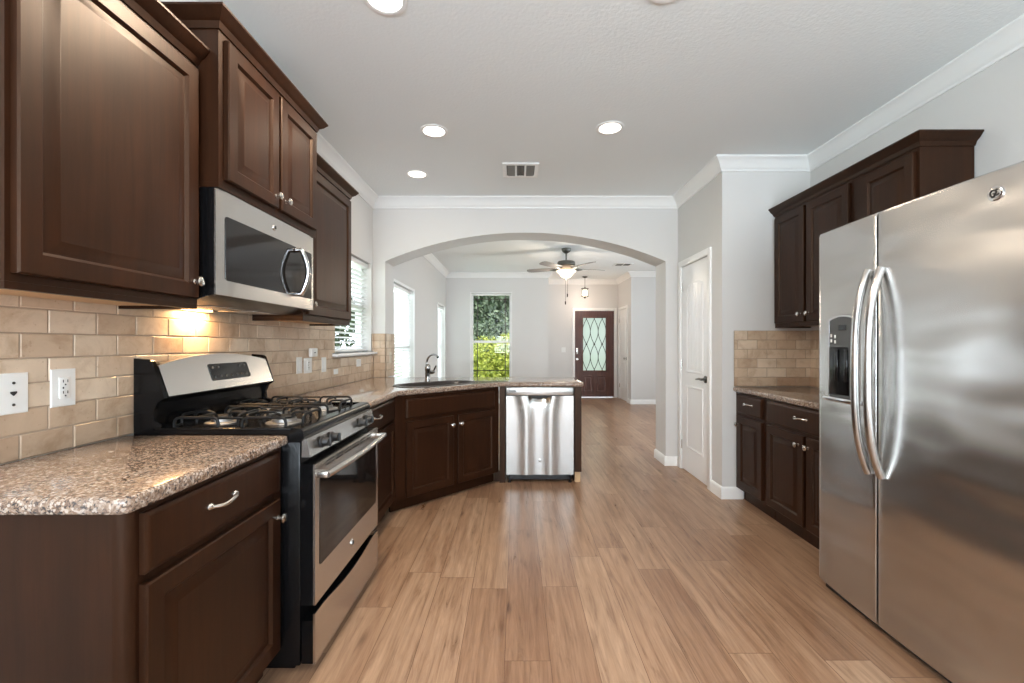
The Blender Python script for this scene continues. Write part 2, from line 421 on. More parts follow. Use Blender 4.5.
# ------------------------------------------------------------------ windows and their blinds
def window(n, axis, plane, out, op, rail=None, sill=True, grille=None, label=None, cw=.03):
    """op = (a0,a1,z0,z1) hole in a wall whose inner face is at plane; out = +1/-1 outward."""
    a0, a1, z0, z1 = op
    root = struct(bpy.data.objects.new('window_%d' % n, None), label); COL.objects.link(root)
    def bx(mb, a, b, p, q, c, d, r=0):
        p, q = sorted((plane+out*p, plane+out*q))
        if axis == 'x': mb.box(p, q, a, b, c, d, r)
        else: mb.box(a, b, p, q, c, d, r)
    fr = MB(); t = .04
    for (a, b, c, d) in ((a0, a0+t, z0, z1), (a1-t, a1, z0, z1), (a0+t, a1-t, z1-t, z1), (a0+t, a1-t, z0, z0+t)): bx(fr, a, b, .09, .15, c, d)
    if rail: bx(fr, a0+t, a1-t, .09, .14, rail-.025, rail+.025)
    fr.build('window_frame', TRIM, root)
    if grille:
        g = MB()
        for a in grille[0]: bx(g, a-.008, a+.008, .108, .122, z0+t, z1-t)
        for z in grille[1]: bx(g, a0+t, a1-t, .108, .122, z-.008, z+.008)
        g.build('grille', BRONZE, root)
    p = MB(); bx(p, a0+t, a1-t, .113, .117, z0+t, z1-t); p.build('pane', PANE, root)
    if sill:
        s_ = MB(); bx(s_, a0-.05, a1+.04, -.055, .09, z0-.022, z0, .004); 
        s_.build('window_sill', TRIM, root)
    if not cw: return root
    c = MB()
    for (a, b, cc, d) in ((a0-cw, a0, z0, z1+cw), (a1, a1+cw, z0, z1+cw), (a0, a1, z1, z1+cw)): bx(c, a, b, -.014, 0, cc, d)
    c.build('casing', TRIM, root)
    return root
window(1, 'x', LX, -1, (W1[0], W1[1], W1[2], W1[3]), 1.63, cw=0, label='kitchen window with white sill above the counter')
window(2, 'x', LX, -1, W2, 1.22, label='tall side window nearest the arch, behind closed white blinds')
window(3, 'x', LX, -1, W3, 1.22, label='narrow side window at the far corner of the living room')
window(4, 'y', FY, 1, W4, 1.31, cw=.018, grille=([-.83, -.23], [.69, 2.22]), label='far window without blinds showing green trees')
window(5, 'y', BY, -1, W5, 1.3); window(6, 'x', LX, -1, W6, 1.4); window(7, 'x', LRX, 1, W7, 1.35)  # these three windows are unseen, added so daylight can enter
def blind(label, y0, y1, z0, z1, tilt, pitch=.043):
    t = thing('window_blind', label, 'blind', (LX-.055, (y0+y1)/2, z0)); h = z1-z0; w2 = (y1-y0)/2-.012
    hr = MB(); hr.box(-.028, .028, -w2, w2, h-.05, h-.004, .004); hr.build('headrail', TRIM, t)
    sl = MB(); n = int((h-.10)/pitch); ct, st_ = math.cos(tilt), math.sin(tilt)
    for i in range(n):
        z = .05+i*pitch; cs = []
        for (u, v) in ((-.024, -.0012), (0, .0018), (.024, -.0012), (.024, .0008), (0, .0038), (-.024, .0008)):
            cs.append((u*ct-v*st_, z+u*st_+v*ct))
        sl.prism(cs, 'y', -w2, w2)
    sl.build('slats', SLAT, t)
    br = MB(); br.box(-.024, .024, -w2, w2, .006, .026, .004); br.build('bottom_rail', TRIM, t)
    for q in (-w2*.6, w2*.6):
        cd = MB()
        for s_ in (-.0255, .0255): cd.tube([(s_, q, .02), (s_, q, h-.05)], .0012, 5)
        cd.build('ladder_cord', PLATE, t)
    wd = MB(); wd.tube([(.035, -w2+.05, h-.05), (.037, -w2+.05, h*.45)], .004, 6); wd.build('tilt_wand', PLATE, t)
    return t
blind('white slatted blind, slats open, in the kitchen window', W1[0]+.005, W1[1]-.005, W1[2]+.003, W1[3]-.003, .24)
blind('white slatted blind in the tall window just past the arch', W2[0]+.005, W2[1]-.005, W2[2]+.003, W2[3]-.003, .95)
blind('white slatted blind in the narrow window at the living room corner', W3[0]+.005, W3[1]-.005, W3[2]+.003, W3[3]-.003, .95)

# ------------------------------------------------------------------ doors
def casing(mb, axis, plane, side, a0, a1, z1, wd=.06):
    for (a, b, c, d) in ((a0-wd, a0, 0, z1+wd), (a1, a1+wd, 0, z1+wd), (a0, a1, z1, z1+wd)):
        p, q = sorted((plane, plane+side*.018))
        if axis == 'x': mb.box(p, q, a, b, c, d, .004)
        else: mb.box(a, b, p, q, c, d, .004)
def white_door(n, root_loc, deg, wdt, hgt, hinges, lever, label):
    """two-panel white door, front towards local -y, arched plank panel on top; local x from the hinge side."""
    t = struct(bpy.data.objects.new('door_%d' % n, None), label); COL.objects.link(t)
    t.location = root_loc; t.rotation_euler = (0, 0, math.radians(deg))
    mb = MB(); mb.box(.004, wdt-.004, .002, .037, .012, hgt-.004)
    x0, x1 = wdt*.19, wdt*.81
    # raised outlines of the panels
    def outline(z0, z1, archh):
        pts = [(x0, z0), (x1, z0), (x1, z1)]
        if archh: pts += [(x1+(x0-x1)*i/10, z1+archh*(1-((i-5)/5)**2)) for i in range(1, 10)]
        pts.append((x0, z1)); return pts
    def inset(pts, d):
        cx = sum(p[0] for p in pts)/len(pts); cz = (min(p[1] for p in pts)+max(p[1] for p in pts))/2
        hx = (x1-x0)/2; hz = (max(p[1] for p in pts)-min(p[1] for p in pts))/2
        return [(cx+(x-cx)*(hx-d)/hx, cz+(z-cz)*(hz-d)/hz) for x, z in pts]
    for z0, z1, ah in ((.98, 1.82, .035), (.24, .86, 0)):
        o = outline(z0, z1, ah)
        R = []
        for d, y in ((0, .002), (.008, -.006), (.018, -.006), (.026, .0015), (.034, .0012)): R.append([(x, y, z) for x, z in inset(o, d)])
        mb.rings(R, False, False)
        if ah:
            pw = (x1-x0-.076)/5
            for k in range(5):
                xx = x0+.038+pw*k; mb.box(xx+.003, xx+pw-.003, -.0035, .0018, z0+.034, z1-.02+ah*(1-((k-2)/2.6)**2), .001, 1)
    mb.build('door_panel', DOORW, t)
    cs = MB()
    for (a, b, c, d) in ((-.06, 0, 0, hgt+.06), (wdt, wdt+.06, 0, hgt+.06), (0, wdt, hgt, hgt+.06)):
        cs.box(a, b, -.018, 0, c, d, .004); 
    cs.build('casing', TRIM, t)
    for z in hinges:
        hb = MB(); hb.lathe([(.006, z-.045), (.006, z+.045)], (.002, -.004, 0), 'z', 8); hb.build('hinge', NICKEL, t)
    kx, kz = wdt-.065, .945
    lv = MB(); lv.lathe([(.032, .004), (.032, -.006), (.026, -.011), (.012, -.013), (.011, -.045), (.0, -.046)], (kx, 0, kz), 'y', 20)
    if lever: lv.tube([(kx, -.042, kz), (kx-.03, -.046, kz+.004), (kx-.075, -.044, kz-.002), (kx-.115, -.038, kz-.006)], [.011, .010, .008, .007], 8)
    else: lv.lathe([(.0, -.07), (.018, -.066), (.026, -.052), (.02, -.04), (.01, -.036)], (kx, 0, kz), 'y', 16)
    lv.build('door_handle', PEWTER if lever else NICKEL, t)
    return t
white_door(1, (PX, 4.402, 0), -90, .613, 2.035, (.25, 1.05, 1.83), True, 'white two panel pantry door with lever handle')
white_door(2, (FRX, 10.10, 0), -90, .70, 2.04, (.3, 1.8), False, 'white closet door in the foyer side wall')
fd = struct(bpy.data.objects.new('door_3', None), 'dark red brown front door with leaded glass'); COL.objects.link(fd)
fd.location = (1.388, DY+.015, 0)          # local x 0..0.927, front towards -y
mb = MB(); gx0, gx1, gz0, gz1 = .185, .742, .625, 1.885; dw = .927
mb.box(.003, gx0, 0, .044, .012, 2.04); mb.box(gx1, dw-.003, 0, .044, .012, 2.04)
mb.box(gx0, gx1, 0, .044, .012, gz0); mb.box(gx0, gx1, 0, .044, gz1, 2.04)
for a, b in ((.20, .42), (.51, .735)):
    mb.nested(a, b, .13, .51, .002, [(0, -.002), (.010, -.007), (.022, -.001), (.030, .0015), (.05, -.006), (.06, -.006)])
mb.build('door_panel', MAHOG, fd)
mb = MB()
for a, b, c, d in ((gx0-.02, gx0+.012, gz0-.02, gz1+.02), (gx1-.012, gx1+.02, gz0-.02, gz1+.02), (gx0, gx1, gz0-.02, gz0+.012), (gx0, gx1, gz1-.012, gz1+.02)): mb.box(a, b, -.01, .006, c, d, .003)
mb.build('glass_frame', MAHOG, fd)
mb = MB(); mb.box(gx0, gx1, .018, .026, gz0, gz1); mb.build('glass_pane', FROST, fd)
mb = MB(); zc = (gz0+gz1)/2; sp = (gx1-gx0)/3; half = .60
for k in range(3):
    for sg in (-1, 1):
        mb.tube([(gx0+sp*(k+.5)+sg*sp*.5*math.sin(PI*(z-zc)/half), .012, z) for z in [gz0+.01+(gz1-gz0-.02)*i/40 for i in range(41)]], .008, 6)
    mb.lathe([(0, -.004), (.022, 0), (.024, .008), (0, .012)], (gx0+sp*(k+.5), .006, zc), 'y', 8)
mb.build('leading', BRONZE, fd)
mb = MB(); mb.box(.03, .075, -.02, 0, 1.02, 1.17, .006); mb.build('keypad_lock', NICKEL, fd)
mb = MB(); mb.lathe([(.032, .0), (.032, -.008), (.012, -.012), (.012, -.035), (.026, -.05), (.024, -.066), (0, -.07)], (.055, 0, .90), 'y', 16); mb.build('door_handle', NICKEL, fd)
mb = MB()
for (a, b, c, d) in ((-.06, 0, 0, 2.11), (dw, dw+.06, 0, 2.11), (0, dw, 2.045, 2.11)): mb.box(a, b, -.033, -.015, c, d, .004)
mb.build('casing', TRIM, fd)

# ------------------------------------------------------------------ tiled backsplashes
def tiles(name, label, mapper, a0, a1, z0, z1, holes=(), start=0.0, top=None):
    """mapper(a, d, z) -> world; real tiles over a grout bed; each tile carries its own tint."""
    mb = MB(); cl = mb.bm.loops.layers.float_color.new('tint')
    TH, TW, G = .0757, .158, .0045
    def clip(a, b, c, d):
        rects = [(a, b, c, d)]
        for h in holes:
            out = []
            for (p, q, r_, s_) in rects:
                if q <= h[0] or p >= h[1] or s_ <= h[2] or r_ >= h[3]: out.append((p, q, r_, s_)); continue
                if p < h[0]: out.append((p, h[0]-.002, r_, s_))
                if q > h[1]: out.append((h[1]+.002, q, r_, s_))
                m0, m1 = max(p, h[0]), min(q, h[1])
                if r_ < h[2]: out.append((m0, m1, r_, h[2]-.002))
                if s_ > h[3]: out.append((m0, m1, h[3]+.002, s_))
            rects = out
        return [x for x in rects if x[1]-x[0] > .008 and x[3]-x[2] > .008]
    def put(a, b, c, d, y0, y1, mi, tint, e=.0022):
        ring = lambda i, y: [mapper(*p) for p in ((a+i, y, c+i), (b-i, y, c+i), (b-i, y, d-i), (a+i, y, d-i))]
        n0 = len(mb.bm.faces); mb.mi = mi; mb.rings([ring(0, y0), ring(0, y1-e), ring(e, y1)])
        mb.bm.faces.ensure_lookup_table()
        for f in mb.bm.faces[n0:]:
            for l in f.loops: l[cl] = (*tint, 1)
    for (a, b, c, d) in clip(a0, a1, z0, z1): put(a, b, c, d, .0005, .0065, 1, (0, 0, 0), 0)
    z, row = z0+.002, 0
    while z < z1-.012:
        a = a0-TW+start+(row % 2)*TW/2
        while a < a1:
            p, q = max(a, a0), min(a+TW-G, a1)
            if q-p > .01:
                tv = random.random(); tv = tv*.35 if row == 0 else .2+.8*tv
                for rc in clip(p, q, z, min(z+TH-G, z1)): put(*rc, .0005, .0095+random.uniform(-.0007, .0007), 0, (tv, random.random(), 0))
            a += TW
        z += TH; row += 1
    o = mb.build(name, [TILE, GROUT], smooth=0)
    return tag(o, label, 'backsplash')
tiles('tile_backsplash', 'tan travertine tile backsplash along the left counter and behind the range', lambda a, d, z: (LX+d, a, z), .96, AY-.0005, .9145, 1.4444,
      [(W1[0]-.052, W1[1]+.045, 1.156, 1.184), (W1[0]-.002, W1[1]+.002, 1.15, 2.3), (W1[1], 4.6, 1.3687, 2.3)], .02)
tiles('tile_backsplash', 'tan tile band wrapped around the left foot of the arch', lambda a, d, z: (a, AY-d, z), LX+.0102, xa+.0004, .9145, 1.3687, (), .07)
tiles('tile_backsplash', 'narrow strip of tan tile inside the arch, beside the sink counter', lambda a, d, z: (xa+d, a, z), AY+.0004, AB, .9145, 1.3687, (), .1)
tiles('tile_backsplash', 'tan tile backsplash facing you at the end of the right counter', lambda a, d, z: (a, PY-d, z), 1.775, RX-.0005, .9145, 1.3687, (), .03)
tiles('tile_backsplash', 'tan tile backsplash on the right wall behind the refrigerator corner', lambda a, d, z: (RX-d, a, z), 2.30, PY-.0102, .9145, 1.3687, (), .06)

# ------------------------------------------------------------------ cabinets: front towards local -y, door faces proud of y=0
DT = .020
RAISED = [(0, -DT+.004), (.004, -DT), (.052, -DT), (.056, -DT+.004), (.061, -DT+.011), (.067, -DT+.011), (.094, -DT+.001), (.097, -DT+.001)]
SLABF = [(0, -DT+.006), (.004, -DT+.003), (.012, -DT), (.016, -DT)]
def knob(parent, x, z, y=-DT):
    mb = MB(); mb.lathe([(.009, 0), (.009, -.003), (.006, -.005), (.0055, -.014), (.012, -.018), (.0165, -.022), (.0165, -.026), (.012, -.030), (0, -.031)], (x, y, z), 'y', 16)
    return mb.build('knob', NICKEL, parent)
def pull(parent, x, z, y=-DT, L=.11):
    mb = MB(); pts = []; rr = []
    for i in range(15):
        u = -1+2*i/14; pts.append((x+u*L/2, y-.006-.022*(1-abs(u)**2.4), z+.004*math.sin(u*3))); rr.append(.0062-.0016*math.cos(u*PI)*-1 if abs(u) > .6 else .0052)
    mb.tube(pts, rr, 8)
    for s_ in (-1, 1): mb.lathe([(.010, 0), (.010, -.004), (.006, -.009), (.0, -.011)], (x+s_*L/2, y, z), 'y', 12, 1.3)
    return mb.build('pull_handle', NICKEL, parent)
def fronts(t, items):
    for kind, x0, x1, z0, z1, hw in items:
        mb = MB()
        if kind == 'door': mb.nested(x0, x1, z0, z1, 0, RAISED); o = mb.build('door', WOOD, t, 25)
        else:
            mb.nested(x0, x1, z0, z1, 0, SLABF); o = mb.build('drawer' if kind == 'drawer' else 'false_front', WOOD, t, 25)
        if hw and hw[0] == 'knob': knob(o, hw[1], hw[2])
        if hw and hw[0] == 'pull': pull(o, hw[1], hw[2])
CT0, CT1 = .874, .914
def base_cabinet(label, loc, deg, wd, depth, items, post=False, group='lower kitchen cabinets', toe=True, rails=(.692,)):
    t = thing('lower_cabinet', label, 'cabinet', loc, deg, group)
    mb = MB(); zb = .10; T = CT0-.001
    mb.box(0, .018, .0305 if post else .02, depth, 0 if post else zb, T); mb.box(wd-.018, wd, .02, depth, zb, T); mb.box(.018, wd-.018, depth-.01, depth, zb, T)
    mb.box(.018, wd-.018, .02, depth-.01, zb, zb+.018); mb.box(.018, wd-.018, .021, .024, zb+.018, T)
    mb.build('carcass', WOOD, t, 30)
    fr = MB(); st_ = min([i[1] for i in items]); en = max([i[2] for i in items])
    f0 = .0302 if post else 0.0
    fr.box(f0, wd, 0, .02, T-.028, T); fr.box(f0, wd, 0, .02, zb, zb+.03); fr.box(f0, st_+.015, 0, .02, zb+.03, T-.028); fr.box(en-.015, wd, 0, .02, zb+.03, T-.028)
    xs = sorted({i[1] for i in items if i[0] == 'door'})[1:]
    for x in xs: fr.box(x-.035, x+.02, .0005, .02, zb+.03, T-.028)
    for z in rails: fr.box(f0, wd, .001, .02, z-.02, z+.02)
    fr.build('face_frame', WOOD, t, 30)
    if toe:
        tk = MB(); tk.box(.002, wd-.002, .065, .08, 0, zb); 
        tk.build('toe_kick', WOOD, t, 30)
    if post:
        pb = MB(); pb.prism([(.030, .030)]+arc(.030, .030, .030, 180, 270, 8), 'z', 0.0, T)
        pb.build('corner_post', WOOD, t, 30)
    fronts(t, items); return t
base_cabinet('dark brown lower cabinet with one drawer and one door, left of the range', (-.895, .998, 0), 90, .655, .574,
             [('drawer', .034, .620, .712, .858, ('pull', .30, .795)), ('door', .034, .620, .125, .688, ('knob', .598, .622))], post=True)
base_cabinet('narrow dark lower cabinet between the range and the corner sink cabinet', (-.90, 2.425, 0), 90, .776, .569,
             [('drawer', .03, .745, .712, .858, ('pull', .33, .795)), ('door', .03, .745, .125, .688, ('knob', .07, .625))])
base_cabinet('angled dark sink cabinet with two doors under the sink', (-.8985, 3.2075, 0), 45, 1.048, .56,
             [('false', .094, .985, .700, .843, None), ('door', .094, .532, .105, .672, ('knob', .512, .60)), ('door', .577, 1.003, .105, .672, ('knob', .60, .60))])
PEN = 3.945
base_cabinet('dark right-hand lower cabinet with one drawer and one door, in the pantry wall corner', (1.79, 3.534, 0), -90, .42, .598,
             [('drawer', .05, .392, .712, .858, ('pull', .22, .795)), ('door', .05, .392, .125, .688, ('knob', .07, .62))])
base_cabinet('dark right-hand lower cabinet with a wide drawer over two doors, beside the refrigerator', (1.79, 3.112, 0), -90, .812, .598,
             [('drawer', .032, .782, .712, .858, ('pull', .407, .795)), ('door', .032, .425, .125, .688, ('knob', .385, .628)), ('door', .455, .782, .125, .688, ('knob', .478, .628))])
# the peninsula's filler, end panel and back
t = thing('end_panel', 'dark wood end panel at the free end of the peninsula, right of the dishwasher', 'cabinet panel', (.532, PEN, 0))
mb = MB(); mb.prism([(0, .10), (.07, .10), (.07, 0), (.545, 0), (.545, CT0-.001), (0, CT0-.001)], 'x', 0, .062); mb.build('panel', WOOD, t, 30)
mb = MB(); mb.box(.006, .056, .03, .062, 0, .098); mb.build('foot', MAPLE, t, 30)
t = thing('filler_panel', 'narrow dark filler strip between the sink cabinet and the dishwasher', 'cabinet panel', (-.150, PEN+.004, 0))
mb = MB(); mb.box(0, .052, 0, .02, .0, CT0-.001); mb.box(.032, .052, .02, .54, 0, CT0-.001); mb.box(-.052, .0005, .043, .055, 0, .098); mb.build('panel', WOOD, t, 30)
t = thing('back_panel', 'dark back panel of the peninsula facing the living room', 'cabinet panel', (-.09, PEN+.548, 0))
mb = MB(); mb.box(0, .62, .0, .014, 0, CT0-.001); mb.build('panel', WOOD, t, 30)

# ------------------------------------------------------------------ worktops
EDG = .012
def front_round(x, y, r, a0, a1): return arc(x, y, r, a0, a1, 5)
L1 = [(-1.4745, .972), (-.90, .972)]+arc(-.90, 1.002, .03, -90, 0, 5)[1:]+[(-.87, 1.6555), (-1.4745, 1.6555)]
mb = MB(); mb.slab(L1, None, CT0, CT1, EDG, square=lambda x, y: x < -1.47); tag(mb.build('countertop', GRAN, smooth=50), 'short speckled brown granite worktop left of the range', 'countertop', 'granite worktops')
def ell(cx, cy, hl, hd, n=36, p=2.7):
    out = []
    for k in range(n):
        c, s_ = math.cos(2*PI*k/n), math.sin(2*PI*k/n)
        u = hl*math.copysign(abs(c)**(2/p), c); v = hd*math.copysign(abs(s_)**(2/p), s_)
        out.append((cx+(u-v)*.70711, cy+(u+v)*.70711))
    return out
SX, SY = -.69, 3.77
L2 = [(-1.4745, 2.4245), (-.87, 2.4245), (-.87, 3.194), (-.149, 3.915), (.575, 3.915)]+arc(.575, 3.955, .04, -90, 0, 5)[1:]+arc(.575, 4.51, .04, 0, 90, 5)+[(-1.3465, 4.55), (-1.3465, 4.5005), (-1.4745, 4.5005)]
mb = MB(); mb.slab(L2, ell(SX, SY, .36, .185), CT0, CT1, EDG, square=lambda x, y: x < -1.34); tag(mb.build('countertop', GRAN, smooth=50), 'long granite worktop running past the sink into the peninsula', 'countertop', 'granite worktops')
L3 = [(1.765, 2.30), (2.3895, 2.30), (2.3895, 3.5345), (1.765, 3.5345)]
mb = MB(); mb.slab(L3, None, CT0, CT1, EDG, square=lambda x, y: x > 2.38 or y > 3.53); tag(mb.build('countertop', GRAN, smooth=50), 'granite worktop on the right-hand cabinets beside the refrigerator', 'countertop', 'granite worktops')
# sink and faucet
SINKM = mat('dark_composite', (.035, .028, .025), .35)
t = thing('sink', 'dark brown sink bowl set in the angled corner worktop', 'sink', (0, 0, 0))
mb = MB(); R = []
for hl, hd, z in ((.385, .208, CT1+.0008), (.383, .206, CT1+.005), (.345, .170, CT1+.005), (.338, .163, CT1-.002), (.335, .160, .80), (.325, .152, .70), (.30, .14, .675), (.05, .05, .668)):
    R.append([(x, y, z) for x, y in ell(SX, SY, hl, hd)])
for hl, hd, z in ((.05, .05, .660), (.305, .145, .667), (.333, .162, .695), (.342, .168, .80), (.345, .170, CT1+.0008)): R.append([(x, y, z) for x, y in ell(SX, SY, hl, hd)])
R.append(R[0]); mb.rings(R, False, False); mb.build('basin', SINKM, t, 50)
mb = MB(); mb.lathe([(.045, .6685), (.045, .672), (.03, .670), (0, .6695)], (SX, SY, 0)); mb.build('drain', CHROME, t)
FAUC = mat('dark_chrome', (.33, .32, .31), .18, 1.0)
fx, fy = -.815, 4.015
t = thing('faucet', 'curved chrome kitchen faucet standing behind the sink', 'faucet', (fx, fy, CT1+.0005), 45)
mb = MB(); mb.lathe([(.028, .0), (.028, .006), (.026, .012), (.0235, .03), (.0235, .10), (.026, .105), (.026, .135), (.022, .15), (.013, .16), (0, .162)]); mb.build('body', FAUC, t)
mb = MB(); pts = [(0, .004, .13)]
for i in range(12):
    a = math.radians(172-i*11.5); pts.append((.0, .01-.10-.105*math.cos(a)*1.0, .165+.085*math.sin(a)))
mb.tube(pts, [.012, .011, .010]+[.0095]*8+[.0105, .012][:2], 10); mb.build('spout', FAUC, t)
mb = MB(); mb.lathe([(.0, .0), (.017, .004), (.019, .03), (.015, .05), (0, .055)], (.018, 0, .085), 'x', 14); mb.tube([(.055, 0, .085), (.066, -.01, .11), (.072, -.03, .145)], [.008, .007, .006], 8); mb.build('lever', FAUC, t)

# ------------------------------------------------------------------ upper cabinets
CABCROWN = [(0, 0), (.006, 0), (.010, .012), (.014, .022), (.030, .034), (.042, .050), (.048, .056), (.048, .064), (0, .064)]
def upper_cabinet(label, loc, deg, wd, depth, z0, z1, items, crown, rail=0.0, group='upper kitchen cabinets'):
    t = thing('upper_cabinet', label, 'cabinet', loc, deg, group)
    mb = MB(); d0 = .0
    mb.box(0, wd, d0, depth, z0+.018, z1)
    mb.build('carcass', WOOD, t, 30)
    b = MB(); b.box(.012, wd-.012, .022, depth, z0+.012, z0+.0175); b.build('underside', MAPLE, t, 30)
    r_ = MB(); r_.box(0, wd, 0, .02, z0, z0+.0178); r_.box(0, .012, .02, depth, z0, z0+.0178); r_.box(wd-.012, wd, .02, depth, z0, z0+.0178); r_.build('bottom_rail', WOOD, t, 30)
    fronts(t, items)
    c = MB(); pts = {'both': [(0, depth), (0, 0), (wd, 0), (wd, depth)], 'right': [(0, 0), (wd, 0), (wd, depth)], 'left': [(0, depth), (0, 0), (wd, 0)]}[crown]
    # walking towards +x along the front, outside (-y) is to the right
    c.sweep(pts, [(o, z1-.004+z) for o, z in CABCROWN]); c.build('crown_moulding', WOOD, t, 25)
    return t
CBX = -1.1905
upper_cabinet('large dark upper cabinet nearest the camera, left of the microwave', (CBX, 1.012, 0), 90, .612, .283, 1.39, 2.30,
              [('door', .012, .598, 1.428, 2.275, ('knob', .572, 1.487))], 'left')
upper_cabinet('dark two door upper cabinet set higher, above the microwave', (-1.115, 1.630, 0), 90, .795, .359, 1.850, 2.445,
              [('door', .03, .385, 1.885, 2.418, ('knob', .355, 1.935)), ('door', .405, .765, 1.885, 2.418, ('knob', .435, 1.935))], 'both')
upper_cabinet('dark single door upper cabinet between the microwave and the window', (CBX, 2.430, 0), 90, .685, .283, 1.39, 2.30,
              [('door', .03, .665, 1.428, 2.275, ('knob', .06, 1.487))], 'right')
upper_cabinet('dark two door upper cabinet above the right counter', (2.105, 3.534, 0), -90, .822, .284, 1.39, 2.295,
              [('door', .02, .375, 1.425, 2.27, ('knob', .345, 1.48)), ('door', .405, .80, 1.425, 2.27, ('knob', .435, 1.48))], 'left')
upper_cabinet('dark single door upper cabinet at the refrigerator end of the right wall', (2.105, 2.711, 0), -90, .444, .284, 1.39, 2.295,
              [('door', .076, .424, 1.425, 2.27, ('knob', .11, 1.48))], 'right')

# ------------------------------------------------------------------ emblem used on the appliances
def emblem(parent, x, y, z, r, name='emblem'):
    mb = MB(); mb.mi = 0; mb.lathe([(r, 0), (r, -.003), (r*.92, -.0042), (0, -.0042)], (x, y, z), 'y', 24)
    mb.mi = 1
    mb.lathe([(r*.74, -.004), (r*.74, -.0050), (0, -.0050)], (x, y, z), 'y', 24)
    mb.mi = 2
    def curl(pts): mb.tube([(x+u*r, y-.0056, z+v*r) for u, v in pts], r*.085, 6)
    curl([(-.08+.34*math.cos(a)*1.0-.12, .05+.42*math.sin(a)) for a in [math.radians(60+i*24) for i in range(13)]])
    curl([(-.15, -.02), (.02, -.02), (.02, -.30), (-.1, -.5), (-.35, -.45)])
    curl([(.42, .38), (.30, .5), (.14, .40), (.16, .22), (.34, .12), (.16, .04), (.10, -.14), (.22, -.32), (.42, -.28), (.52, -.10)])
    return mb.build(name, [CHROME, STEELD, BLACKM], parent)

# ------------------------------------------------------------------ range
t = thing('gas_range', 'stainless steel and black gas range with four burners in view', 'range', (-.770, 1.661, 0), 90); W = .757
def bowbox(mb, x0, x1, yb, yf, z0, z1, bow=.0, r=.01, n=14):
    pts = [(x0, yb)]
    for i in range(n+1):
        u = i/n; e = min(u, 1-u)*(x1-x0); k = 0 if e >= r else r-math.sqrt(max(0, r*r-(r-e)**2))
        pts.append((x0+(x1-x0)*u, yf-bow*(1-(2*u-1)**2)+k))
    pts.append((x1, yb)); return mb.prism(pts, 'z', z0, z1)
mb = MB(); mb.box(0, W, .055, .690, .03, .885, .004); mb.box(.03, W-.03, .09, .66, 0, .03)
mb.build('body', BLACK, t)
mb = MB(); mb.prism([(.048, .886), (.040, .900), (.042, .925), (.052, .936), (.085, .940), (.100, .928), (.60, .928), (.615, .938), (.690, .938), (.690, .886)], 'x', .0, W)
for x in (0.0, W-.022): mb.box(x, x+.022, .08, .62, .927, .9385, .003)
mb.build('cooktop', BLACK, t)
mb = MB(); mb.prism([(.018, .826), (.031, .897), (.050, .897), (.050, .826)], 'x', .004, W-.004); mb.build('control_strip', STEEL, t)
for x in (.112, .205, .545, .635):
    mb = MB(); mb.lathe([(.024, .0), (.024, -.006), (.019, -.010), (.0175, -.026), (.0165, -.030), (0, -.031)], (x, .022, .862), 'y', 20); mb.box(x-.0045, x+.0045, -.018, -.004, .844, .880, .002)
    mb.build('knob', BLACKM, t)
od = MB(); zt, zb_ = .800, .258
od.mi = 1; od.box(0.003, W-.003, .006, .054, zb_+.001, zt-.001); od.mi = 0
od.prism([(.002, zb_+.002)]+[(x, z) for x, z in [(W-.002, zb_+.002), (W-.002, zt-.002), (.002, zt-.002)]], 'y', -.002, .0058)
od = od.build('oven_door', [STEEL, BLACK], t)
mb = MB(); mb.rings([[(x, y, z) for x, z in rrect(.040, W-.040, .395, .738, .012)] for y in (.0, -.0035)]); mb.build('oven_window', GLASSK, od)
mb = MB()
for k in range(6):
    xx = .10+k*.0955
    for zz in (.768, .782): mb.box(xx, xx+.075, -.0032, .0, zz, zz+.006, .001)
mb.build('vent_slots', HOLE, od)
mb = MB()
mb.tube([(.012+(W-.024)*i/16, -.042-.014*(1-(2*i/16-1)**2), .757) for i in range(17)], .0135, 12, 1.0)
for x in (.024, W-.024): mb.box(x-.018, x+.018, -.046, -.001, .745, .770, .005)
mb.build('door_handle', STEEL, od)
emblem(od, W/2, -.002, .330, .017)
dr = MB(); top = [(W*i/20, .228-.024*max(0, math.sin(PI*min(1, max(0, (i/20-.12)/.76))))) for i in range(21)]
dr.prism([(.002, .035), (W-.002, .035)]+[(min(max(x, .002), W-.002), z) for x, z in reversed(top)], 'y', -.002, .006); dr.mi = 1; dr.box(.003, W-.003, .0062, .05, .036, .20); dr.build('drawer', [STEEL, BLACK], t)
# backguard
mb = MB()
bgp = [(.69, .938), (.588, .938), (.580, .952), (.612, .965), (.615, 1.0), (.600, 1.035), (.573, 1.052), (.618, 1.190), (.630, 1.200), (.69, 1.205)]
mb.prism(bgp, 'x', .0, .016); mb.prism(bgp, 'x', W-.016, W)
inner = [(.69, .938), (.625, .938), (.625, 1.03), (.585, 1.050), (.628, 1.183), (.69, 1.19)]
mb.prism(inner, 'x', .016, W-.016); bgd = mb.build('backguard', BLACK, t)
mb = MB(); R0 = []
n = 18
def bgtop(u): return 1.176+.040*(1-(2*u-1)**2)
front = [(.020+(W-.04)*i/n, i/n) for i in range(n+1)]
def yat(z): return .574+(z-1.056)*(.620-.574)/(1.19-1.056)
lo = [(x, yat(1.058)-.004, 1.058) for x, u in front]; hi = [(x, yat(bgtop(u))-.004, bgtop(u)) for x, u in front]
lob = [(x, y+.012, z) for x, y, z in lo]; hib = [(x, y+.03, z) for x, y, z in hi]
vv = [[mb.bm.verts.new(p) for p in row] for row in (lob, lo, hi, hib)]
for a, b in zip(vv, vv[1:]+vv[:1]):
    for i in range(n): mb.face([a[i], a[i+1], b[i+1], b[i]])
for e in (0, n): mb.face([r_[e] for r_ in vv])
cp = mb.build('control_panel', STEEL, bgd, 30)
mb = MB()
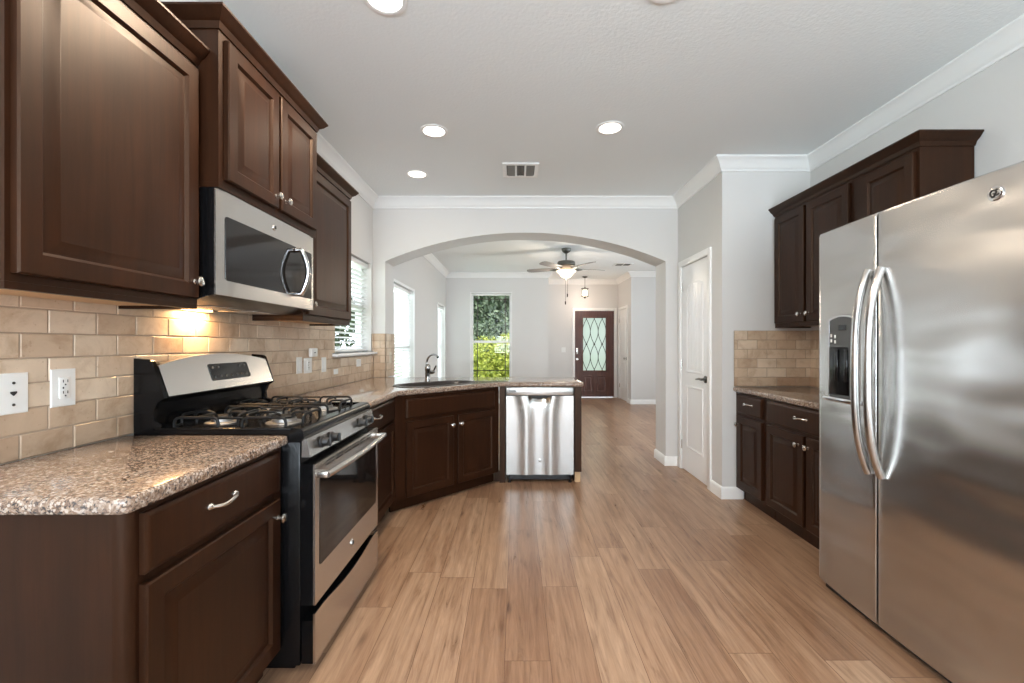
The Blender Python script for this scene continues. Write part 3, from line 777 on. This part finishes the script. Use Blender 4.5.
pl = rrect(.280, .560, 1.096, 1.170, .010)
mb.rings([[(x, yat(z)-.0035, z) for x, z in pl], [(x, yat(z)-.0065, z) for x, z in pl]]); mb.build('display', GLASSK, bgd)
mb = MB()
KEYM = mat('grey_keys', (.09, .09, .09), .4)
for i in range(7):
    for z in (1.112, 1.152):
        if z > 1.14 and 2 <= i <= 4: continue
        x = .305+i*.038; mb = MB(); mb.lathe([(.007, -.0064), (.007, -.0078), (0, -.0080)], (x, yat(z), z), 'y', 10); mb.build('button', KEYM, bgd)
# burners and grates
BURN = [(.190, .215, .052), (.190, .480, .044), (.566, .215, .048), (.566, .480, .050), (.378, .345, .046)]
for bx_, by_, br in BURN:
    mb = MB(); mb.lathe([(br+.02, .9275), (br+.018, .931), (br*.95, .934), (br*.9, .946), (br*.55, .949), (0, .949)], (bx_, by_, 0), 'z', 24); b = mb.build('burner', BURNM, t)
    mb = MB(); mb.lathe([(br*.78, .949), (br*.82, .953), (br*.74, .958), (0, .959)], (bx_, by_, 0), 'z', 24); mb.build('burner_cap', IRON, b)
def ustrip(mb, p, q, zt=.972, zb=.929, r=.0055):
    p, q = Vector(p), Vector(q); d = (q-p); L = d.length; d.normalize(); c = .02
    pts = [p+Vector((0, 0, zb))]
    for a in (0, 30, 60, 90): pts.append(p+d*(c-c*math.cos(math.radians(a)))+Vector((0, 0, zt-c+c*math.sin(math.radians(a)))))
    for a in (90, 60, 30, 0): pts.append(q-d*(c-c*math.cos(math.radians(a)))+Vector((0, 0, zt-c+c*math.sin(math.radians(a)))))
    pts.append(q+Vector((0, 0, zb))); mb.tube(pts, r, 7)
for gx in (.190, .566):
    mb = MB(); hw = .150
    for by_ in (.215, .480):
        for sx in (-1, 1):
            ustrip(mb, (gx+sx*hw, by_-.085, 0), (gx+sx*hw, by_+.085, 0))
            ustrip(mb, (gx+sx*hw, by_, 0), (gx+sx*.035, by_, 0), zb=.960)
        for sy in (-1, 1):
            ustrip(mb, (gx-.075, by_+sy*.115, 0), (gx+.075, by_+sy*.115, 0))
            ustrip(mb, (gx, by_+sy*.115, 0), (gx, by_+sy*.03, 0), zb=.960)
            mb.tube([(gx-hw, by_+sy*.085, .935), (gx-.075, by_+sy*.115, .935)], .005, 6); mb.tube([(gx+hw, by_+sy*.085, .935), (gx+.075, by_+sy*.115, .935)], .005, 6)
    mb.tube([(gx-hw, .30, .970), (gx-hw, .395, .970)], .005, 6); mb.tube([(gx+hw, .30, .970), (gx+hw, .395, .970)], .005, 6)
    mb.build('grate', IRON, t)

# ------------------------------------------------------------------ microwave
t = thing('microwave', 'stainless over-the-range microwave hung under the high cabinet', 'microwave', (-1.120, 1.632, 0), 90); W = .782
mb = MB(); mb.prism([(.0125, 1.850-.002), (.352, 1.850-.002), (.352, 1.418), (.12, 1.418), (.0125, 1.447)], 'x', 0, W); mb.build('body', BLACK, t)
mb = MB(); bowbox(mb, 0, W, .012, .0, 1.447, 1.847, .0, .006); dn = mb.build('door', STEEL, t, 30)
mb = MB(); mb.rings([[(x, y, z) for x, z in rrect(.045, .750, 1.505, 1.753, .012, 3)] for y in (.002, -.0014)]); mb.build('window', GLASSK, dn)
mb = MB(); mb.box(.622, .624, -.0018, .0, 1.507, 1.751); mb.build('panel_gap', HOLE, dn)
mb = MB(); pts = [(.572, -.004, 1.735), (.572, -.034, 1.735)]+[(.572, -.034-.032*math.sin(PI*i/12), 1.735-.222*i/12) for i in range(1, 12)]+[(.572, -.034, 1.513), (.572, -.004, 1.513)]
mb.tube(pts, .0125, 10); mb.build('door_handle', CHROME, dn)
emblem(dn, .385, .0, 1.800, .014)
mb = MB(); mb.box(.14, .36, .13, .30, 1.4145, 1.418, .001); mb.box(.44, .66, .13, .30, 1.4145, 1.418, .001); mb.build('filters', NICKEL, t)
mb = MB(); mb.box(.27, .42, .235+.075, .345, 1.410, 1.4178, .002); mb.build('light_lens', HOODGLOW, t)
lamp('hood_lamp', 'AREA', (-1.120-.327, 1.632+.345, 1.406), 5.0, (1.0, .60, .27), shape='RECTANGLE', size=.03, size_y=.14)

# ------------------------------------------------------------------ dishwasher
t = thing('dishwasher', 'stainless steel dishwasher built into the peninsula', 'dishwasher', (-.090, PEN+.002, 0)); W = .612
mb = MB(); mb.box(.004, W-.004, .03, .54, .09, .868); mb.box(.02, W-.02, .06, .52, .02, .09); mb.build('tub', BLACKM, t)
mb = MB(); mb.box(.002, W-.002, -.012, .03, .795, .866, .003); mb.build('control_strip', STEELD, t)
mb = MB(); n = 60; R = []
def dwy(u, z):
    k = max(0, (z-.55)/.24); l, r_ = .30-.06*k*k, .66+.05*k*k
    return -.016-.016*math.exp(-((u-l)/.085)**2)-.016*math.exp(-((u-r_)/.085)**2)
zz = [.080, .20, .40, .55, .60, .64, .68, .72, .75, .770, .790]
rows = []
for z in zz:
    row = [(.002, .03, z)]
    for i in range(n+1):
        u = i/n; y = dwy(u, z)
        if z > .74 and .33 < u < .67: y += .030*math.sin(PI*(u-.33)/.34)*(1 if z > .765 else .45)
        row.append((.002+(W-.004)*u, y, z))
    row.append((W-.002, .03, z)); rows.append(row)
mb.rings(rows); dd = mb.build('door', STEELD, t, 40)
mb = MB(); mb.prism([(.21, .795), (.225, .778), (.255, .770), (.355, .770), (.385, .778), (.40, .795)], 'y', -.010, .028); mb.build('handle_pocket', HOLE, t)
emblem(dd, W/2, dwy(.5, .2)-.0005, .205, .016)
mb = MB(); mb.box(.022, .090, -.0126, -.011, .823, .843); mb.build('badge', mat('grey_badge', (.25, .25, .25), .4), t)
mb = MB(); mb.box(.03, W-.03, .045, .055, .02, .078); mb.build('toe_panel', BLACKM, t)
for x in (.03, W-.03):
    mb = MB(); mb.lathe([(.016, 0), (.016, .008), (.007, .010), (.007, .078)], (x, .025, 0), 'z', 10); mb.build('foot', BLACKM, t)

# ------------------------------------------------------------------ refrigerator
t = thing('refrigerator', 'large stainless side by side refrigerator with ice and water dispenser', 'refrigerator', (1.576, 2.263, 0), -90); W = .985; SEAM = .384
mb = MB(); mb.box(.006, W-.006, .085, .80, .05, 1.79, .004); mb.build('body', mat('grey_cabinet_metal', (.20, .20, .20), .45), t)
HANDLE = mat('satin_steel_handle', (.47, .46, .45), .22, 1.0)
def fbow(x): return -.018*(1-((x/W)*2-1)**2)
def fridge_door(name, x0, x1):
    pts = []; n = 22; r = .0045
    for i in range(n+1):
        x = x0+(x1-x0)*i/n; e = min(x-x0, x1-x); k = 0 if e >= r else r-math.sqrt(max(0, r*r-(r-e)**2))
        pts.append((x, fbow(x)+k))
    # a finer round at both ends
    poly = [(x0, .075), (x0, pts[0][1]+.0)]+[(x0+r*(1-math.cos(a)), fbow(x0)+r*(1-math.sin(a))) for a in (.4, .8, 1.2)]+pts[1:-1]+[(x1-r*(1-math.cos(a)), fbow(x1)+r*(1-math.sin(a))) for a in (1.2, .8, .4)]+[(x1, pts[-1][1]), (x1, .075)]
    m_ = MB(); rings = []
    for z, ins in ((.045, .006), (.049, .0), (1.812, 0), (1.826, .004), (1.832, .014)):
        rings.append([(x, y+ins if y < .06 else y, z) for x, y in poly])
    m_.rings(rings); return m_.build(name, STEELF, t, 35)
fz = fridge_door('freezer_door', 0.0, SEAM-.0055); fr = fridge_door('fresh_food_door', SEAM+.0055, W)
mb = MB(); mb.box(.01, W-.01, .03, .085, .006, .046); mb.build('kick_grille', BLACKM, t)
for par, x, lean in ((fz, SEAM-.036, 0), (fr, SEAM+.034, 0)):
    y0 = fbow(x); pts = []; rr = []
    for i in range(25):
        u = -1+2*i/24; z = 1.138+u*.445; pts.append((x, y0-.008-.060*(1-abs(u)**3.2), z)); rr.append(.0165)
    mb = MB(); mb.tube(pts, rr, 14, 1.0)
    mb.build('door_handle', HANDLE, par)
emblem(fr, .842, fbow(.842)+.001, 1.752, .024)
# dispenser in the freezer door
dx0, dx1, dz0, dz1 = .085, .285, .985, 1.385
yf = lambda x: fbow(x)
mb = MB()
def dpoly(ins, arch=.018):
    xs0, xs1 = dx0+ins, dx1-ins
    return [(xs0, dz0+ins), (xs1, dz0+ins), (xs1, dz1-ins)]+[(xs1+(xs0-xs1)*i/8, dz1-ins+arch*(1-((i-4)/4)**2)) for i in range(1, 8)]+[(xs0, dz1-ins)]
mb.rings([[(x, yf(x)+.002, z) for x, z in dpoly(0)], [(x, yf(x)-.010, z) for x, z in dpoly(.004)], [(x, yf(x)-.010, z) for x, z in dpoly(.012)], [(x, yf(x)-.002, z) for x, z in dpoly(.014)]], True, True)
dp = mb.build('dispenser', CHROME, fz, 30)
mb = MB(); mb.rings([[(x, yf(x)-.002, z) for x, z in dpoly(.013)], [(x, yf(x)-.008, z) for x, z in dpoly(.013)]]); mb.build('dispenser_panel', mat('grey_panel', (.075, .075, .075), .22, .3), dp)
mb = MB(); mb.box(dx0+.02, dx1-.02, yf(.18)-.0098, yf(.18)-.004, dz0+.03, 1.245, .002); mb.build('dispenser_recess', BLACK, dp)
mb = MB(); mb.box(.165, .215, yf(.18)-.0105, yf(.18)-.006, 1.325, 1.350); mb.build('dispenser_display', GLASSK, dp)
mb = MB(); mb.box(.145, .165, yf(.18)-.016, yf(.18)-.009, 1.08, 1.235, .003); mb.box(.205, .225, yf(.18)-.016, yf(.18)-.009, 1.08, 1.235, .003); mb.build('paddles', GLASSK, dp)
mb = MB(); mb.box(dx0-.004, dx1+.004, yf(.18)-.030, yf(.18)+.004, dz0-.004, dz0+.018, .006, 3); mb.build('drip_tray', CHROME, dp)
mb = MB()
for x, z in ((.115, 1.275), (.115, 1.30), (.14, 1.27), (.14, 1.295)):
    mb = MB(); mb.box(x-.0035, x+.0035, yf(.18)-.0105, yf(.18)-.006, z-.007, z+.009, .001); mb.build('button', PLATE, dp)

# ------------------------------------------------------------------ wall plates
def plate(name, label, cat, y, z, wy, hz, kind, wall_x=LX+.0095, m=PLATE, group='wall plates'):
    t = thing(name, label, cat, (wall_x, y, z), 90, group)
    mb = MB(); mb.nested(-wy/2, wy/2, -hz/2, hz/2, -.0003, [(0, -.0015), (.003, -.0042), (.01, -.005)]); mb.build('cover_plate', m, t, 30)
    if kind == 'outlet':
        mb = MB(); mb.box(-.017, .017, -.0085, -.0045, -.034, .034, .0015); o = mb.build('receptacle', m, t)
        mb = MB()
        for s_ in (-1, 1):
            for x in (-.007, .007): mb.box(x-.001, x+.001, -.0100, -.009, s_*.018-.001, s_*.018+.008)
            mb.lathe([(.0025, -.009), (.0025, -.010), (0, -.010)], (0, 0, s_*.018-.008), 'y', 8)
        mb.box(-.009, -.005, -.0100, -.009, -.003, .003)
        mb.build('slots', HOLE, o)
    elif kind == 'rocker':
        mb = MB(); mb.prism([(-.006, -.034), (-.012, -.034), (-.008, 0), (-.010, .034), (-.006, .034)], 'x', -.016, .016); mb.build('rocker', m, t)
    elif kind == 'jack':
        for x, z_ in ((.0, .031), (.0, -.033)):
            mb = MB(); mb.lathe([(.004, -.006), (.004, -.0078), (0, -.008)], (x, 0, z_), 'y', 10); mb.build('screw', PEWTER, t)
        mb = MB(); mb.prism([(-.008, .006), (.008, .006), (.008, .001), (0, -.007), (-.008, .001)], 'y', -.0078, -.006); mb.build('jack', HOLE, t)
    return t
plate('jack_plate', 'white wall jack plate at the left edge, above the short worktop', 'wall plate', 1.272, 1.115, .084, .120, 'jack')
plate('power_outlet', 'white double outlet above the short worktop, beside the jack plate', 'outlet', 1.416, 1.118, .079, .122, 'outlet')
plate('light_switch', 'white rocker switch plate just past the range, leftmost of the group', 'switch', 2.958, 1.115, .075, .112, 'rocker')
plate('power_outlet', 'white outlet past the range with a small white plug-in on top', 'outlet', 3.080, 1.108, .115, .108, 'outlet')
t = thing('plug_in_charger', 'small white plug-in box over the outlet past the range', 'charger', (LX+.0165, 3.122, 1.165), 90)
mb = MB(); mb.box(-.045, .045, -.026, -.0005, .003, .065, .005); mb.build('charger_body', PLATE, t)
mb = MB(); mb.box(-.01, .01, -.0275, -.0255, .03, .036); mb.build('indicator', HOLE, t)
plate('light_switch', 'white rocker switch plate left of the kitchen window sill', 'switch', 3.338, 1.102, .078, .112, 'rocker')
plate('wall_plate', 'small low white plate under the kitchen window, close to the worktop', 'wall plate', 3.56, 1.034, .085, .042, 'blank')
plate('wall_plate', 'small white horizontal plate under the right part of the kitchen window', 'wall plate', 4.075, 1.083, .11, .068, 'blank')
plate('power_outlet', 'tan outlet on the tile strip inside the arch', 'outlet', 4.66, 1.115, .075, .115, 'outlet', xa+.0095, PLATE2)
sw = thing('light_switch', 'white switch plate on the foyer wall left of the front door', 'switch', (1.12, DY, 1.12), 0)
mb = MB(); mb.nested(-.05, .05, -.058, .058, -.0003, [(0, -.003), (.004, -.006), (.01, -.0065)]); mb.build('cover_plate', PLATE, sw, 30)
mb = MB(); mb.box(-.016, .016, -.010, -.006, -.03, .03, .002); mb.build('rocker', PLATE, sw)

# ------------------------------------------------------------------ ceiling fittings
CANS = [(-.581, 3.084, 'recessed ceiling light, middle of the three on the left'), (.657, 3.04, 'recessed ceiling light alone on the right half of the kitchen ceiling'),
        (-.879, 3.864, 'recessed ceiling light nearest the arch'), (-.574, 1.90, 'recessed ceiling light cut by the top edge of the view'),
        (-.574, .55, 'unseen recessed ceiling light added above the near end of the short worktop')]  # last can is out of view, added to brighten the near upper cabinet
first = None
for x, y, lb in CANS:
    if first is None:
        first = t = thing('recessed_light', lb, 'ceiling light', (x, y, CZ), 0, 'recessed ceiling lights')
        mb = MB(); prof_ = [(.098, -.0004), (.098, -.004), (.090, -.007), (.076, -.004), (.074, -.0012)]; n = 36
        mb.rings([[(r*math.cos(2*PI*k/n), r*math.sin(2*PI*k/n), z) for k in range(n)] for r, z in prof_], False, False); mb.build('trim_ring', TRIM, t)
        mb = MB(); mb.lathe([(.0755, -.0004), (.0755, -.003), (.05, -.0045), (0, -.005)], (0, 0, 0), 'z', 36); mb.build('lens', CANGLOW, t)
    else:
        t = copy_tree(first); t.location = (x, y, CZ); t['label'] = lb
    lamp('recessed_lamp', 'AREA', (x, y, CZ-.012), 1.5 if y > 3.5 else (3 if y > 2.5 else (36 if y > 1 else 16)), (1.0, .83, .64), shape='DISK', size=.14)
t = thing('ceiling_fitting', 'round white ceiling fitting cut by the top edge of the view, right of centre', 'ceiling fitting', (.645, 1.83, CZ))  # plain round cover, kind of fitting left open
mb = MB(); mb.lathe([(.098, -.0004), (.098, -.005), (.085, -.010), (.07, -.006), (0, -.005)], (0, 0, 0), 'z', 32); mb.build('cover', TRIM, t)
def vent(label, x0, x1, y0, y1, sections):
    t = thing('ceiling_vent', label, 'vent', ((x0+x1)/2, (y0+y1)/2, CZ)); a, b = (x1-x0)/2, (y1-y0)/2
    mb = MB()
    for q in ((-a, a, -b, -b+.04), (-a, a, b-.04, b), (-a, -a+.035, -b+.04, b-.04), (a-.035, a, -b+.04, b-.04)): mb.box(q[0], q[1], q[2], q[3], -.010, -.0004, .002)
    bk = MB(); bk.box(-a+.03, a-.03, -b+.035, b-.035, -.0025, -.0004); bk.build('backing', HOLE, t)
    iw = (2*a-.07)/sections
    for k in range(1, sections): xx = -a+.035+iw*k; mb.box(xx-.008, xx+.008, -b+.04, b-.04, -.010, -.0004)
    mb.build('frame', TRIM, t)
    lv = MB()
    for k in range(sections):
        u0 = -a+.035+iw*k+.008; u1 = u0+iw-.016; n = 6; tl = (-.006, .0, .006)[k % 3]
        for i in range(n):
            xx = u0+(u1-u0)*(i+.5)/n; lv.prism([(xx-.0025-tl, -.0095), (xx+.0025-tl, -.0095), (xx+.0025+tl, -.003), (xx-.0025+tl, -.003)], 'y', -b+.04, b-.04)
    lv.build('louvers', mat('grey_louver', (.22, .22, .21), .5), t); return t
vent('white ceiling vent with three louvered sections, kitchen ceiling', -.115, .195, 3.62, 3.93, 3)
vent('small grey ceiling vent in the living room ceiling', 1.86, 2.20, 8.1, 8.4, 2)

# ceiling fan
t = thing('ceiling_fan', 'pewter five blade ceiling fan with a lit glass bowl', 'ceiling fan', (.795, 6.89, CZ))
mb = MB(); mb.lathe([(.075, -.0004), (.075, -.02), (.06, -.05), (.025, -.075), (.012, -.078)]); mb.build('canopy', PEWTER, t)
mb = MB(); mb.lathe([(.012, -.07), (.012, -.19)], n=12); mb.build('downrod', PEWTER, t)
mb = MB(); mb.lathe([(.02, -.185), (.08, -.195), (.13, -.205), (.142, -.225), (.142, -.262), (.125, -.275)], n=32); mb.build('motor', PEWTER, t)
mb = MB(); mb.lathe([(.125, -.274), (.135, -.285), (.12, -.315), (.10, -.335), (.09, -.345), (.0, -.346)], n=32); mb.build('motor_band', mat('brushed_cream', (.62, .48, .36), .35, .5), t)
BLADE = mat('weathered_blade', (.20, .19, .18), .35)
for k in range(5):
    a = math.radians(158+72*k)
    mb = MB(); M = Matrix.Rotation(a, 4, 'Z') @ Matrix.Rotation(math.radians(11), 4, 'X')
    out = [(.17, -.05), (.24, -.06), (.45, -.068), (.60, -.066), (.645, -.05), (.66, -.02), (.66, .02), (.645, .05), (.60, .066), (.45, .068), (.24, .06), (.17, .05)]
    mb.rings([[M @ Vector((u, v, z)) for u, v in out] for z in (-.004, .004)])
    for v in mb.bm.verts: v.co.z -= .315
    b = mb.build('blade', BLADE, t)
    mb = MB(); mb.tube([Matrix.Rotation(a, 4, 'Z') @ Vector((u, 0, z)) for u, z in ((.11, -.300), (.15, -.325), (.20, -.325), (.27, -.322))], [.012, .014, .022, .01], 8, 1.0); mb.build('blade_iron', PEWTER, b)
mb = MB(); mb.lathe([(.155, -.350), (.150, -.362), (.11, -.40), (.075, -.44), (.05, -.455), (.0, -.458)], n=32); bl = mb.build('light_bowl', BOWLGLOW, t)
mb = MB(); mb.lathe([(.03, -.456), (.026, -.468), (.012, -.478), (.016, -.488), (0, -.50)], n=16); mb.build('finial', PEWTER, t)
for dx, zl in ((-.012, -.83), (.02, -.71)):
    mb = MB(); mb.tube([(dx, 0, -.49), (dx, 0, zl)], .0025, 5); c = mb.build('pull_chain', BRONZE, t)
    mb = MB(); mb.lathe([(0, zl+.005), (.010, zl-.01), (.009, zl-.05), (0, zl-.06)], (dx, 0, 0), 'z', 10); mb.build('chain_fob', BRONZE, c)
lamp('fan_lamp', 'POINT', (.795, 6.89, CZ-.56), 26, (1.0, .86, .70), shadow_soft_size=.12)
# foyer pendant
t = thing('pendant_lantern', 'small lit lantern hanging in the foyer before the front door', 'pendant light', (1.545, 9.75, CZ))
mb = MB(); mb.lathe([(.06, -.0004), (.06, -.012), (.02, -.03), (.008, -.032)]); mb.build('canopy', BRONZE, t)
mb = MB(); mb.tube([(0, 0, -.03), (0, 0, -.245)], .005, 6); mb.build('chain', BRONZE, t)
mb = MB(); mb.lathe([(.012, -.235), (.02, -.25), (.085, -.262), (.09, -.27), (.0, -.27)], n=24); mb.lathe([(0, -.44), (.085, -.44), (.085, -.448), (.03, -.455), (.012, -.49), (0, -.495)], n=24)
for k in range(4): c, s_ = math.cos(PI/4+k*PI/2)*.08, math.sin(PI/4+k*PI/2)*.08; mb.tube([(c, s_, -.265), (c, s_, -.442)], .004, 6)
mb.build('lantern_frame', BRONZE, t)
for dx, dy in ((-.032, 0), (.032, 0), (0, .03)):
    mb = MB(); mb.lathe([(0, -.30), (.012, -.31), (.022, -.34), (.020, -.39), (.012, -.415), (.012, -.44)], (dx, dy, 0), 'z', 12); mb.build('bulb', LANTGLOW, t)
lamp('foyer_lamp', 'POINT', (1.545, 9.75, CZ-.56), 10, (1.0, .76, .58), shadow_soft_size=.08)

# ------------------------------------------------------------------ outside: lawn, trees and shrubs seen through the windows
mb = MB(); mb.box(-40, LX-WT-.02, -20, 60, -.4, -.25); mb.box(LX-WT-.02, 40, DY+WT+.02, 60, -.4, -.25); struct(mb.build('ground', GRASS, smooth=0), 'lawn outside the house')
mb = MB(); mb.box(.8, 3.2, DY+WT+.05, 24, -.25, -.03); struct(mb.build('path', paint('pale_concrete', (.5, .49, .46), .9), smooth=0), 'pale concrete slab added outside the front door to lighten its glass')  # added pale slab; makes the frosted door glass lighter and less green
def tree(name, label, cat, x, y, blobs, leaf, n, size, trunk, group):
    t = thing(name, label, cat, (x, y, -.25), 0, group)
    mb = MB(); cl = mb.bm.loops.layers.float_color.new('tint')
    tot = sum(b[3]**2 for b in blobs)
    for bx_, by_, bz, r in blobs:
        for _ in range(int(n*r*r/tot)):
            d = Vector((random.gauss(0, 1), random.gauss(0, 1), random.gauss(0, 1))).normalized()
            q = Vector((bx_, by_, bz+.25))+d*r*random.uniform(.55, 1.05)
            u = Vector((random.gauss(0, 1), random.gauss(0, 1), random.gauss(0, 1))).normalized(); v = u.cross(d).normalized() if abs(u.dot(d)) < .95 else u.orthogonal().normalized()
            nrm = (d*.7+u*.5).normalized(); a = nrm.cross(v).normalized()
            s_ = size*random.uniform(.6, 1.3); tv = min(1, max(0, random.gauss(.5, .28)))
            vs_ = [mb.bm.verts.new(p) for p in (q-a*s_, q-v*s_*.45+nrm*s_*.08, q+a*s_, q+v*s_*.45+nrm*s_*.08)]
            f = mb.face(vs_)
            if f:
                for l in f.loops: l[cl] = (tv, tv, tv, 1)
    mb.build('foliage', leaf, t, 0, False)
    mb = MB()
    mb.tube([(0, 0, 0), (.05, .02, trunk*.5), (0, 0, trunk)], [.12*trunk**.5, .09*trunk**.5, .05*trunk**.5], 10)
    for k in range(5):
        b = blobs[k % len(blobs)]; mb.tube([(0, 0, trunk*.7), (b[0]*.6, b[1]*.6, (trunk*.7+b[2])/2+.1), (b[0], b[1], b[2]+.25)], [.06, .04, .015], 6)
    mb.build('trunk', BARK, t)
    return t
TG = 'trees outside the windows'
big = lambda s_: [(0, 0, 3.4*s_, 1.9*s_), (1.3*s_, .2, 2.4*s_, 1.4*s_), (-1.3*s_, -.2, 2.6*s_, 1.5*s_), (.3, -.5, 1.5*s_, 1.5*s_), (.4*s_, .3, 4.8*s_, 1.4*s_), (-.8*s_, .1, 4.3*s_, 1.2*s_)]
tree('tree', 'dark green tree behind the lime shrub in the far window', 'tree', -1.3, 21.6, big(1.15), LEAFD, 26000, .13, 4, TG)
tree('tree', 'tall dark tree farther back, filling the top of the far window', 'tree', -1.9, 30, big(1.75), LEAFD, 16000, .22, 6, TG)
tree('tree', 'green tree seen between the kitchen blind slats', 'tree', -8.6, 17.5, big(.95), LEAFD, 9000, .14, 3.2, TG)
SGR = 'shrubs outside the far window'
tree('shrub', 'bright lime green shrub filling the lower far window', 'shrub', -.95, 14.2, [(0, 0, .75, .75), (.55, 0, .65, .65), (-.5, .1, .6, .6), (.1, -.2, .2, .6), (.75, .2, 1.15, .5), (-.55, 0, .1, .5)], LEAFL, 9000, .06, .7, SGR)
tree('shrub', 'taller lime green shrub at the right side of the far window', 'shrub', .28, 15.8, [(0, 0, 1.3, .6), (.1, 0, 1.9, .42), (-.2, 0, .6, .6), (.3, .1, .7, .5)], LEAFL, 5000, .06, 1.3, SGR)
tree('shrub', 'low dark shrubs behind the lime ones in the far window', 'shrub', -.7, 17.45, [(0, 0, .9, .9), (.95, .1, .9, .9), (-1.0, 0, .9, .9), (.5, .2, 1.7, .6), (-.5, .1, 1.6, .6), (1.5, .1, 1.4, .7)], LEAFD, 9000, .10, .8, SGR)
